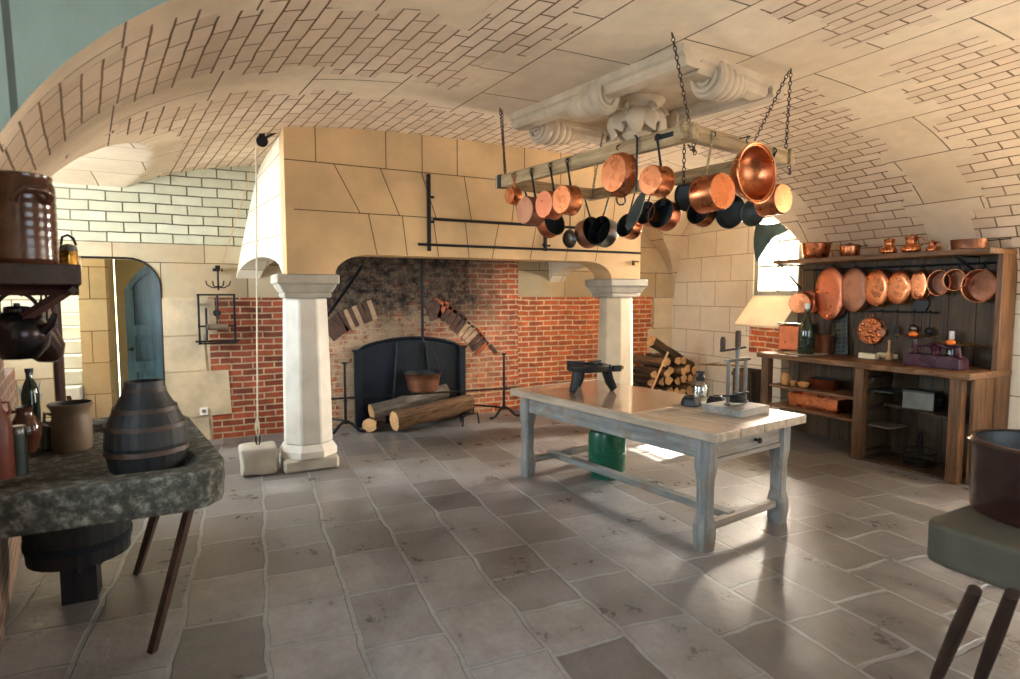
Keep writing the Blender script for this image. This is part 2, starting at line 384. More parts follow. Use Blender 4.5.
# ================================================================== ROOM SHELL
YB, YF = 7.5, -1.7
ZS, ZC = 1.6, 3.2
def xl(y): return -0.9-0.165*(y-3.4)
def xr(y): return 6.45+0.07*(y-2.5)
def zbar(x, y):
    a = (xr(y)-xl(y))/2; u = abs((x-(xr(y)+xl(y))/2)/a)
    return ZS+(ZC-ZS)*math.sqrt(max(0.0, 1-min(u, 1.0)**3.4))
PENS = [  # side, centre y, half width, spring z, crown z
    ('L', .6, 2.1, 1.9, 3.7, 8), ('L', 6.4, 2.1, 1.85, 2.85, 3), ('R', 6.08, 1.37, 1.5, 3.12, 2.2), ('R', 1.2, 1.15, 1.9, 2.95, 3)]
def zpen(p, y):
    v = abs((y-p[1])/p[2])
    return -1.0 if v >= 1 else min(3.19, p[3]+(p[4]-p[3])*math.sqrt(1-v**p[5]))
def zceil(x, y):
    z, k = zbar(x, y), None
    for i, p in enumerate(PENS):
        if (p[0] == 'L' and x < 1.5) or (p[0] == 'R' and x > 4.5):
            q = zpen(p, y)
            if q > z: z, k = q, i
    return z, k
# panel frame (the carved boss, rack and table share its 9 degree turn)
BOSS = Vector((2.875, 3.64)); BA = R(9.5)
def bossxy(x, y):
    d = Vector((x, y))-BOSS; return (d.x*math.cos(BA)+d.y*math.sin(BA), -d.x*math.sin(BA)+d.y*math.cos(BA))
def build_ceiling():
    NU = 190
    us = [math.sin((i/NU-.5)*PI*.985)/math.sin(.5*PI*.985) for i in range(NU+1)]
    ys = []; y = YF
    while y < YB+.3:
        ys.append(y); y += .009 if any(p[1]+p[2]*.86 < y < p[1]+p[2]+.01 or p[1]-p[2]-.01 < y < p[1]-p[2]*.86 for p in PENS) else .038
    me_v, me_f, mi, uvs = [], [], [], []
    arc = {}
    # arc length across at the middle of the room
    xs0 = [lerp(xl(4), xr(4), (u+1)/2) for u in us]; s = [0.0]
    for i in range(NU): s.append(s[-1]+math.hypot(xs0[i+1]-xs0[i], zbar(xs0[i+1], 4)-zbar(xs0[i], 4)))
    def apen(p, y): # arc length along a penetration's arch, from its centre
        n = 24; L = 0; last = (p[1], min(p[4], 3.19))
        for q in range(1, n+1):
            yy = lerp(p[1], y, q/n); zz = max(zpen(p, yy), p[3]); L += math.hypot(yy-last[0], zz-last[1]); last = (yy, zz)
        return L*(1 if y > p[1] else -1)
    ap = {(i, j): apen(p, yy) for i, p in enumerate(PENS) for j, yy in enumerate(ys) if abs(yy-p[1]) < p[2]+.1}
    idx = {}
    J0 = min(range(len(ys)), key=lambda q: abs(ys[q]-2.6)); ys[J0] = 2.6
    star = []
    for u in us:
        lo, hi = 1.6, 2.6999; f = lambda y: zpen(PENS[0], y)-zbar(lerp(xl(y), xr(y), (u+1)/2), y)
        if f(lo) < 0 or u > 0: star.append(star[-1] if star else 2.6); continue
        for _ in range(40):
            m = (lo+hi)/2
            if f(m) > 0: lo = m
            else: hi = m
        star.append(lo)
    for j, yb in enumerate(ys):
        for i, u in enumerate(us):
            t = 0 if not 1.2 < yb < 3.4 else ((yb-1.2)/1.4 if yb <= 2.6 else (3.4-yb)/.8)
            yy = yb+(star[i]-2.6)*t
            x = lerp(xl(yy), xr(yy), (u+1)/2); idx[i, j] = len(me_v)
            me_v.append((x, yy, zbar(x, yy) if j == J0 else zceil(x, yy)[0]))
    for j in range(len(ys)-1):
        for i in range(NU):
            q = [idx[i, j], idx[i+1, j], idx[i+1, j+1], idx[i, j+1]]
            cx = sum(me_v[k][0] for k in q)/4; cy = sum(me_v[k][1] for k in q)/4
            _, k = zceil(cx, cy)
            if k is None:
                zz = [me_v[b][2] for b in q]
                if max(zz)-min(zz) > .06 and abs(zz[2]+zz[3]-zz[0]-zz[1])/2 > .03:
                    for a, b in ((i, j), (i+1, j), (i, j+1), (i+1, j+1)):
                        kk = zceil(me_v[idx[a, b]][0], ys[b])[1]
                        if kk is not None: k = kk
            me_f.append(q[::-1])
            ij = [(i, j), (i+1, j), (i+1, j+1), (i, j+1)][::-1]
            if k is None:
                uvs += [(me_v[idx[a, b]][1], s[a]) for a, b in ij]
                bx, by = bossxy(cx, cy); sm = s[i]
                st = .13 if int(sm/.315) % 2 else 0.0; st2 = .16 if int((cy+9)/.5) % 2 else 0.0
                band = (-1.22-st < by < -.80+st) or (.84-st < by < 1.22+st) or (abs(bx) < .98+st2 and .56-st2*.5 < abs(bx) and -2.2 < by < .9) or (abs(bx) < .98 and abs(by) < 1.1)
                edge = (cy > YB-.42-st and cx > 3) or (cx > 4.6 and cy > 4.50+.2*(st > 0)+max(0, 5.6-cx)*.35) or (cx < 1.4 and cy < 2.84+st*.8+.12*max(cx, 0)*2)
                if not edge:
                    for p in PENS[1:]:
                        o = (-.11-.1*(st > 0)) if p[0] == 'L' else (.12+.12*(st > 0))
                        for dy in (-.13, .13):
                            if zceil(cx+o, cy+dy)[1] is not None and abs(cy-p[1]) < p[2]+.15: edge = True
                mi.append(1 if band or edge else 0)
            else:
                uvs += [(me_v[idx[a, b]][0], ap.get((k, b), ap.get((k, b-1), 0.0))) for a, b in ij]
                mi.append(2 if k == 0 else 1 if k == 1 else 1)
    # the window bays beyond the wall line
    for i, p in enumerate(PENS):
        dx = -1.15 if p[0] == 'L' else (.30 if p[1] > 3 else .9)
        for j in range(len(ys)-1):
            y0, y1 = ys[j], ys[j+1]
            if zpen(p, y0) < 0 or zpen(p, y1) < 0 or y1 > YB+.1: continue
            w = xl if p[0] == 'L' else xr; n0 = len(me_v)
            for (yy) in (y0, y1):
                for t in (0, 1): me_v.append((w(yy)+dx*t, yy, zpen(p, yy)))
            me_f.append([n0, n0+1, n0+3, n0+2]); mi.append(2 if i == 0 else 1)
            uvs += [(me_v[n0+k][0], ap.get((i, j+(k > 1)), 0)) for k in (0, 1, 3, 2)]
    me = bpy.data.meshes.new('ceiling'); me.from_pydata(me_v, [], me_f)
    uv = me.uv_layers.new(name='UVMap').data
    for k, c in enumerate(uvs): uv[k].uv = c
    for n in ('vault', 'ashlar_big', 'ashlar_daylit'): me.materials.append(M[n])
    for p, m in zip(me.polygons, mi): p.material_index = m; p.use_smooth = True
    me.set_sharp_from_angle(angle=R(22))
    o = bpy.data.objects.new('ceiling', me); COL.objects.link(o); o['kind'] = 'structure'
    o['label'] = 'shallow stone vault with brick courses and smooth slab bands'; o['category'] = 'ceiling'
build_ceiling()

bm = nb(); prism(bm, [(-6, YF-.2), (8.5, YF-.2), (8.5, 13.0), (-6, 13.0)], -.12, 'XY', 0.0)
struct('floor', bm, 'floor', 'worn grey brown flagstone floor with pale raised joints', 'floor')

def wall_piece(bm, f, a, b, d, z0, z1, mi=0):
    prism(bm, [(f(a), a), (f(b), b), (f(b)+d, b), (f(a)+d, a)], z1-z0, 'XY', z0, mi)
# left wall: two window bays, pier with the shelf between them
bm = nb()
wall_piece(bm, xl, YF-.2, -.5, -1.3, 0, 3.5, 1)
wall_piece(bm, xl, -.5, 2.62, -1.3, 0, 1.0, 0)
wall_piece(bm, xl, 2.62, 4.45, -1.3, 0, 3.0, 0)
wall_piece(bm, xl, 4.45, 5.2, -1.3, 0, 1.15, 0)
wall_piece(bm, lambda y: xl(y)-.75, 5.2, 7.5, -.5, 0, 1.3, 1)
wall_piece(bm, lambda y: xl(y)-1.15, 7.05, 7.5, -.3, 1.3, 3.2, 1)
wall_piece(bm, lambda y: xl(y)-1.15, 4.45, 5.2, -.3, 1.15, 3.2, 1)
struct('wall_left', bm, ['brick_faded', 'ashlar_pale'], 'left wall of old red brick and stone', 'wall')
# right wall: small window by the dresser, large window bay nearer the camera
bm = nb()
wall_piece(bm, xr, YF-.2, .1, 1.2, 0, 3.5)
wall_piece(bm, xr, .1, 2.3, 1.2, 0, 1.0)
wall_piece(bm, xr, 2.3, 4.6, .9, 0, 2.2)
wall_piece(bm, xr, 4.6, 5.0, .9, 0, 3.3)
wall_piece(bm, xr, 5.0, 5.78, .9, 2.74, 3.3)
wall_piece(bm, xr, 5.0, 5.78, .9, 0, 1.64, 0)
wall_piece(bm, xr, 5.78, 7.6, .9, 0, 3.3)
# the wall steps forward under the small window, with a patch of brick
wall_piece(bm, lambda y: xr(y)-.31, 5.0, 5.76, .32, 0, 1.24)
wall_piece(bm, lambda y: xr(y)-.322, 5.0, 5.52, .014, .9, 1.235, 1)
struct('wall_right', bm, ['ashlar_pale', 'brick_bright'], 'bright right wall of pale limestone blocks', 'wall')
# sloping sill
bm = nb(); ya, yb = 5.0, 5.78
P = [(xr(ya)-.33, ya, 1.26), (xr(yb)-.33, yb, 1.26), (xr(yb)+.01, yb-.01, 1.645), (xr(ya)+.01, ya, 1.645)]
top = [bm.verts.new(p) for p in P]; bot = [bm.verts.new((p[0], p[1], 1.235)) for p in P]
bm.faces.new(top); bm.faces.new(bot[::-1])
for i in range(4): bm.faces.new([top[i], bot[i], bot[(i+1) % 4], top[(i+1) % 4]])
struct('trim_1', bm, 'stone', 'sloping limestone sill under the small window', 'sill')
bm = nb(); prism(bm, [(-4, YF-.3), (8, YF-.3), (8, YF), (-4, YF)], .9, 'XY', 0)
prism(bm, [(-4, YF-.3), (1.2, YF-.3), (1.2, YF), (-4, YF)], 1.9, 'XY', .9); prism(bm, [(4.6, YF-.3), (8, YF-.3), (8, YF), (4.6, YF)], 1.9, 'XY', .9)
prism(bm, [(-4, YF-.3), (8, YF-.3), (8, YF), (-4, YF)], .9, 'XY', 2.8)
struct('wall_front', bm, 'ashlar_pale', 'pale stone wall behind the viewer', 'wall')

# back wall, one plane behind the hearth, its stretches of brick, quoins and ashlar
bm = nb(); T = .35
def wl(x0, x1, z0, z1, mi, d=T): prism(bm, [(x0, z0), (x1, z0), (x1, z1), (x0, z1)], d, 'XZ', YB, mi)
DX0, DX1, DZ = -1.42, -.44, 2.04
wl(-2.9, DX0, 0, 3.3, 0)
arc = [(DX1, 1.62)] + [(DX1-.30+.30*math.cos(a), 1.74+.30*math.sin(a)) for a in [i*PI/16 for i in range(0, 9)]] + [(DX0, DZ), (DX0, 2.2), (.9, 2.2), (.9, 1.62)]
prism(bm, arc, T, 'XZ', YB, 0)
wl(DX0, .9, 2.2, 3.4, 1)
wl(DX1, .02, 0, 1.62, 5); wl(.02, .9, 0, 1.62, 2)
wl(.9, 3.95, 0, 3.4, 3)
wl(3.95, 6.38, 0, 1.62, 4); wl(6.38, 7.3, 0, 1.62, 0); wl(3.95, 7.3, 1.62, 3.4, 0)
# proud rough quoins at the door and the pier
for k, (x0, x1, z0, z1) in enumerate([(-.43, .10, 1.20, 1.61), (-.43, -.02, .80, 1.19), (-.43, .22, .28, .79), (-.43, .0, .0, .27)]):
    prism(bm, [(x0, z0), (x1, z0+.01), (x1-.02, z1), (x0, z1)], -.014, 'XZ', YB, 5)
struct('wall_back', bm, ['ashlar', 'lunette', 'brick', 'brick_fire', 'brick_bright', 'rubble'], 'back wall of brick, quoins and limestone behind the hearth', 'wall')
# quoin stones right of the wood pile
bm = nb()
for (x0, x1, z0, z1) in [(6.42, 6.9, 1.12, 1.6), (6.3, 6.9, .68, 1.1), (6.45, 6.9, .2, .66)]:
    prism(bm, [(x0, z0), (x1, z0), (x1, z1), (x0, z1)], -.012, 'XZ', YB)
struct('trim_2', bm, 'stone', 'pale quoin stones at the right corner of the back wall', 'trim')
# black line round the door opening
bm = nb(); tube(bm, [(DX1, YB-.004, 0), (DX1, YB-.004, 1.72)] + [(DX1-.30+.30*math.cos(a), YB-.004, 1.74+.30*math.sin(a)) for a in [i*PI/16 for i in range(0, 9)]] + [(DX0, YB-.004, DZ)], .012, 6)
struct('trim_3', bm, 'iron', 'thin black edge round the passage opening', 'trim')
bm = nb(); box(bm, (DX0+.03, YB+.12, 1.0), (.07, .14, 2.0), bevel=.008)
struct('trim_4', bm, 'oak_dark_z', 'dark red door post at the left of the passage', 'trim')
# passage behind: block wall, plaster wall, stairs, blue door
bm = nb()
prism(bm, [(-1.39, 0), (-1.12, 0), (-1.12, 3), (-1.39, 3)], .3, 'XZ', 9.0, 0)
prism(bm, [(-1.12, 0), (1.0, 0), (1.0, 3), (-1.12, 3)], .3, 'XZ', 9.9, 1)
prism(bm, [(9.3, 0), (9.9, 0), (9.9, 3), (9.3, 3)], .24, 'YZ', -1.37, 1)
prism(bm, [(-4.2, 0), (-1.39, 0), (-1.39, 4), (-4.2, 4)], .3, 'XZ', 12.6, 1)
prism(bm, [(9.02, 0), (12.6, 0), (12.6, 4), (9.02, 4)], .035, 'YZ', -1.41, 0)
prism(bm, [(7.85, 0), (10, 0), (10, 1.2), (7.85, 1.2)], .3, 'YZ', .95, 1)
prism(bm, [(7.85, 2.3), (10, 2.3), (10, 3), (7.85, 3)], .3, 'YZ', .95, 1)
prism(bm, [(7.85, 1.2), (7.95, 1.2), (7.95, 2.3), (7.85, 2.3)], .3, 'YZ', .95, 1)
prism(bm, [(8.9, 1.2), (10, 1.2), (10, 2.3), (8.9, 2.3)], .3, 'YZ', .95, 1)  # these pieces leave an unseen opening for the added passage fill
prism(bm, [(7.86, 0), (12.6, 0), (12.6, 4), (7.86, 4)], -.3, 'YZ', -3.2, 1)
prism(bm, [(-1.39, 7.86), (1.2, 7.86), (1.2, 10.2), (-1.39, 10.2)], .2, 'XY', 2.75, 1)
struct('wall_passage', bm, ['ashlar', 'plaster'], 'pale block wall of the passage seen through the opening', 'wall')
st = thing('staircase', 'pale stone stairs rising behind the passage opening', 'stairs', (-2.17, 8.3, 0))
st['kind'] = 'structure'
for k in range(11):
    b = nb(); box(b, (0, .26*k+.16, .085+.175*k), (1.5, .30, .17), bevel=.012)
    box(b, (0, .26*k+.19, (.175*k)/2), (1.46, .26, max(.175*k, .02)))
    obj('step', b, 'step', st)
b = nb(); prism(b, [(-.35, 0), (.25, 0), (.25, .06), (-.35, .55)], .04, 'YZ', .77); obj('stringer', b, 'oak_dark_z', st)

def leaf_door(name, label, hinge, rz, w, h, mat_):
    d = thing(name, label, 'door', hinge, rz); d['kind'] = 'structure'
    def top(x): return h-.34*((x/w-.5)*2)**2*.9 if True else h
    b = nb(); n = 12
    prism(b, [(0, 0), (w, 0)]+[(w-w*i/n, top(w-w*i/n)) for i in range(n+1)], .045, 'XZ', -.02); obj('slab', b, mat_, d)
    b = nb()
    for y in (-.045,):
        for (x0, x1) in ((0, .09), (w/2-.045, w/2+.045), (w-.09, w)):
            zt = min(top(x0), top(x1)); box(b, ((x0+x1)/2, y+.012, zt/2), (x1-x0, .03, zt))
        for z in (.12, .78, 1.22): box(b, (w/2, y+.010, z), (w, .032, .13))
        pts = [(w*i/n, top(w*i/n)) for i in range(n+1)]
        prism(b, pts+[(x, z-.10) for x, z in pts[::-1]], .03, 'XZ', y-.002)
    obj('panel_frame', b, mat_, d)
    b = nb(); lathe(b, [(0, 0), (.018, 0), (.012, .03), (.028, .05), (.028, .075), (0, .085)], 14, (.05, -.06, 1.0), 'Y'); bmesh.ops.transform(b, matrix=Matrix.Translation((0, -.085, 0)), verts=b.verts[:])
    obj('handle', b, 'iron', d)
    return d
leaf_door('door_1', 'open blue panelled door with rounded top in the passage', (-.86, 8.55, 0), R(-14), .66, 2.02, 'door_blue')

def window(name, label, center, rz, w, h, cols, rows, fr='frame_grey', fw=.055):
    """frame stands in its local XZ plane, facing -Y"""
    t = thing(name, label, 'window', center, rz); t['kind'] = 'structure'
    b = nb()
    for sx in (-1, 1): box(b, (sx*(w/2-fw/2), 0, h/2), (fw, .07, h), bevel=.006)
    for z in (fw/2, h-fw/2): box(b, (0, 0, z), (w-2*fw, .07, fw), bevel=.006)
    obj('window_frame', b, fr, t)
    b = nb()
    for i in range(1, cols): box(b, (-w/2+fw+(w-2*fw)*i/cols, 0, h/2), (.03, .045, h-2*fw))
    for i in range(1, rows): box(b, (0, 0, fw+(h-2*fw)*i/rows), (w-2*fw, .042, .03))
    obj('muntin', b, fr, t)
    b = nb(); box(b, (0, .01, h/2), (w-2*fw, .004, h-2*fw)); obj('pane', b, 'pane', t)
    return t
aR = math.atan2(.07, 1)
window('window_1', 'small grey framed window beside the dresser', (xr(5.39)+.06, 5.39, 1.64), -PI/2-aR, .78, 1.10, 2, 3, fw=.07)
window('window_2', 'wide window in the near bay of the right wall', (xr(1.2)+.86, 1.2, 1.05), -PI/2-aR, 2.2, 1.9, 4, 3)
aL = math.atan(.165)
window('window_3', 'wide window in the near bay of the left wall', (xl(1.05)-1.12, 1.05, 1.05), PI/2+aL, 3.1, 2.2, 5, 4)
window('window_4', 'tall window in the far bay of the left wall', (xl(6.15)-1.12, 6.12, 1.2), PI/2+aL, 1.9, 1.6, 3, 3)
window('added_window', 'added unseen window in the wall behind the viewer', (2.9, YF-.15, .9), PI, 3.4, 1.9, 5, 3)  # added out of view to go with the front fill
# dark cloth hung over a corner of the small window
bm = nb(); n = 9; g = {}
wp = Vector((xr(5.4)+.38, 5.4, 0))
for i in range(n+1):
    for j in range(n+1):
        u, v = i/n, j/n
        yy = 5.72-.60*u; L = .42*(1-u)**1.6*(1-.25*u)+.09*(1-.3*math.sin(u*5))
        g[i, j] = bm.verts.new((xr(yy)-.03-.05*math.sin(v*2.4)-.02*math.sin(u*9+v*3), yy-.05*v*(1-u), 2.60-L*v-.03*math.sin(u*PI)))
for i in range(n):
    for j in range(n): bm.faces.new([g[i, j], g[i+1, j], g[i+1, j+1], g[i, j+1]]).smooth = True
o = obj('cloth', bm, 'cloth'); md = o.modifiers.new('thick', 'SOLIDIFY'); md.thickness = .012
tag(o, 'dark teal cloth draped over the top of the small window', 'cloth')

# ------------------------------------------------------------------ hearth: pillars and hood
HY = 5.65
def pillar(name, label, x, y, mat_):
    t = thing(name, label, 'pillar', (x, y, 0)); t['kind'] = 'structure'
    b = nb(); prism(b, [(-.25, -.22), (.25, -.22), (.25, .22), (-.25, .22)], .13, 'XY', 0)
    r8 = [(.24*1.08*math.cos(R(22.5+45*i)), .24*1.08*math.sin(R(22.5+45*i))) for i in range(8)]
    obj('plinth', b, 'stone_grey', t).modifiers.new('b', 'BEVEL').width = .025
    b = nb(); lathe(b, [(.27, .13), (.27, .19), (.23, .25)], 8, cap0=True, cap1=True); bmesh.ops.rotate(b, cent=(0, 0, 0), matrix=Matrix.Rotation(R(22.5), 3, 'Z'), verts=b.verts)
    obj('base_moulding', b, mat_, t, smooth=False)
    b = nb(); lathe(b, [(.232, .25), (.222, 1.0), (.205, 1.62)], 8, cap0=True, cap1=True); bmesh.ops.rotate(b, cent=(0, 0, 0), matrix=Matrix.Rotation(R(22.5), 3, 'Z'), verts=b.verts)
    obj('shaft', b, mat_, t, smooth=False).modifiers.new('b', 'BEVEL').width = .012
    b = nb()
    for z0, z1, s0, s1 in ((1.62, 1.67, .41, .43), (1.67, 1.75, .43, .52), (1.75, 1.84, .55, .55)):
        v0 = len(b.verts); box(b, (0, 0, (z0+z1)/2), (s0, s0, z1-z0), taper=s1/s0)
    obj('capital', b, ['stone_grey'], t).modifiers.new('b', 'BEVEL').width = .012
    return t
pillar('pillar', 'octagonal limestone pillar at the left of the hearth', .835, 5.93, 'stone_pale')
pillar('pillar', 'octagonal limestone pillar behind the table at the right of the hearth', 4.48, 5.93, 'stone')

hood = thing('chimney_hood', 'tan limestone chimney hood over the brick hearth', 'hood', (0, 0, 0)); hood['kind'] = 'structure'
ZB = 1.84
fo = [(.65, ZB), (1.07, ZB)] + [(1.07+.34*(1-math.cos(a)), ZB+.19*math.sin(a)) for a in [i*PI/2/8 for i in range(1, 9)]]
fo += [(4.62-(x-.65), z) for x, z in fo[::-1]]
fo += [(4.62, 3.3), (.65, 3.3)]
b = nb(); prism(b, fo, .34, 'XZ', HY); obj('front_wall', b, 'hood', hood)
def strip(b, p, q, w=.0045):
    p, q = Vector(p), Vector(q); d = (q-p).normalized(); s_ = Vector((-d.z, 0, d.x))*w
    a = [p-s_, q-s_, q+s_, p+s_]; b.faces.new([b.verts.new((v.x, HY-.0015, v.z)) for v in a])
b = nb()
def C4(x, y): return wy(230+x*.2944, 120+y*.2944, HY)
z1 = C4(190, 133).z; z2 = C4(220, 303).z; z2b = C4(917, 350).z
strip(b, (.65, 0, z1), (4.62, 0, z1)); strip(b, (.72, 0, z2), (4.62, 0, z2))
for (x0, y0, x1, y1) in [(291, 20, 291, 140), (532, 55, 530, 165), (655, 75, 653, 180), (773, 90, 772, 190)]:
    X = C4(x1, y1).x; strip(b, (X, 0, z1), (X, 0, 3.3))
for (x0, y0, x1, y1) in [(352, 153, 442, 316), (510, 165, 576, 325), (650, 185, 700, 335), (795, 195, 820, 345)]:
    strip(b, (C4(x0, y0).x, 0, z1), (C4(x1, y1).x, 0, z2))
for (x0, y0, x1, y1) in [(470, 318, 500, 462), (585, 328, 602, 465), (690, 340, 708, 470), (798, 348, 812, 472)]:
    strip(b, (C4(x0, y0).x, 0, z2), (C4(x1, y1).x, 0, 2.03))
for X in (2.95, 3.4, 3.85, 4.25): strip(b, (X, 0, z1), (X-.05, 0, z2)); strip(b, (X-.2, 0, z2), (X-.28, 0, 2.03)); strip(b, (X+.1, 0, 3.3), (X+.1, 0, z1))
obj('joint', b, m_plain('dark_joint', srgb(112, 84, 56), .9, 0, .1, 5, 0), hood, fix=False)
def hood_side(name, xf, flare, mat_):
    b = nb(); n, m = 14, 14; A = {}; B = {}
    for i in range(n+1):
        v = i/n; y = lerp(HY+.34, YB, v)
        arch = 2.02 if .22 < v < .78 else 0
        zb = ZB+.20*math.sqrt(max(0, 1-((v-.5)/.5)**2)) if 0 < v < 1 else ZB
        for j in range(m+1):
            z = lerp(zb, 3.3, j/m); k = (3.25-z)/(3.25-1.85)
            x = xf+flare*v*max(0, k)**.8
            A[i, j] = b.verts.new((x, y, z)); B[i, j] = b.verts.new((x-.25*math.copysign(1, flare), y, z))
    for i in range(n):
        for j in range(m):
            b.faces.new([A[i, j], A[i+1, j], A[i+1, j+1], A[i, j+1]]); b.faces.new([B[i, j], B[i, j+1], B[i+1, j+1], B[i+1, j]])
        b.faces.new([A[i, 0], B[i, 0], B[i+1, 0], A[i+1, 0]]); b.faces.new([A[i, m], A[i+1, m], B[i+1, m], B[i, m]])
    for j in range(m):
        b.faces.new([A[0, j], A[0, j+1], B[0, j+1], B[0, j]]); b.faces.new([A[n, j], B[n, j], B[n, j+1], A[n, j+1]])
    return obj(name, b, mat_, hood, uv=True, smooth=False)
hood_side('left_side_wall', .652, -.34, 'ashlar_pale'); hood_side('right_side_wall', 4.618, .10, 'ashlar_pale')
# tilted brick relieving arches in the chimney back (pattern of the wall, slightly proud)
bm = nb()
def rad_bricks(pts, w, l, n):
    for i in range(n):
        t = i/(n-1)*(len(pts)-1); k = min(int(t), len(pts)-2); p = pts[k].lerp(pts[k+1], t-k); d = (pts[k+1]-pts[k]).normalized()
        a = math.atan2(d.z, d.x)
        box(bm, (p.x, YB-.006, p.z), (w, .016, l), rot=Matrix.Rotation(-a+rnd.uniform(-.06, .06), 3, 'Y'), mi=rnd.choice((0, 0, 1, 2)))
def ptsof(L): return [wy(x, y, YB) for x, y in L]
rad_bricks(ptsof([(329, 332), (342, 322), (356, 316), (372, 310)]), .058, .25, 11)
rad_bricks(ptsof([(430, 312), (440, 308), (452, 316)]), .058, .24, 6)
rad_bricks(ptsof([(456, 322), (470, 334), (482, 348)]), .058, .24, 8)
rad_bricks(ptsof([(440, 302), (462, 316), (480, 333), (493, 349)]), .17, .045, 7)
struct('trim_5', bm, [m_plain('sooty_brick', srgb(84, 62, 52), .9, 0, .4, 8, .6), m_plain('arch_red_brick', srgb(168, 90, 62), .9, 0, .35, 8, .6), m_plain('buff_brick', srgb(176, 146, 118), .9, 0, .3, 8, .6)], 'tilted brick relieving arches in the sooty chimney back', 'brickwork', uv=False)

# ================================================================== helpers for placed things
def pj(p):
    d = Vector(p)-EYEV; z = d.dot(_fw); return 510+FPX*d.dot(_rt)/z, 339.5-FPX*d.dot(_up)/z
def on_line(P, Q, px):
    """point of the plan segment PQ that stands at picture column px"""
    P, Q = Vector(P), Vector(Q); a, b = -.1, 1.1
    fa = pj(P.lerp(Q, a))[0]-px
    for _ in range(40):
        m = (a+b)/2; fm = pj(P.lerp(Q, m))[0]-px
        if (fm > 0) == (fa > 0): a = m
        else: b = m
    return P.lerp(Q, (a+b)/2)
def vessel(name, label, cat, loc, prof, mats, seg=32, group=None, sy=1.0, rz=0.0, mis=None, sx=1.0):
    """a turned vessel that is one mesh"""
    b = nb(); lathe(b, prof, seg, mis=mis, sx=sx, sy=sy)
    o = obj(name, b, mats, loc=loc, rz=rz); return tag(o, label, cat, group)
def shell(prof, t=.004):
    """closed profile of an open vessel: outer going up, then inner going down; second material inside"""
    inner = [(max(r-t, 0), max(z, prof[0][1]+t)) for r, z in prof[::-1]]
    return prof+inner, [0]*(len(prof)) + [1]*(len(inner)-1)
def chain_mesh(b, pts, link=.032, r=.0032):
    pts = [Vector(p) for p in pts]; L = [0]
    for i in range(1, len(pts)): L.append(L[-1]+(pts[i]-pts[i-1]).length)
    n = max(2, int(L[-1]/(link*.78)))
    def at(s):
        for i in range(1, len(pts)):
            if s <= L[i] or i == len(pts)-1:
                return pts[i-1].lerp(pts[i], (s-L[i-1])/max(L[i]-L[i-1], 1e-6)), (pts[i]-pts[i-1]).normalized()
    for k in range(n):
        c, d = at((k+.5)/n*L[-1]); a = d.orthogonal().normalized(); a = Matrix.Rotation(PI/2*(k % 2)+.4, 3, d) @ a
        ring = [c+d*(link*.5*math.cos(t))+a*(link*.30*math.sin(t)) for t in [2*PI*i/10 for i in range(10)]]
        tube(b, ring, r, 5, closed=True)

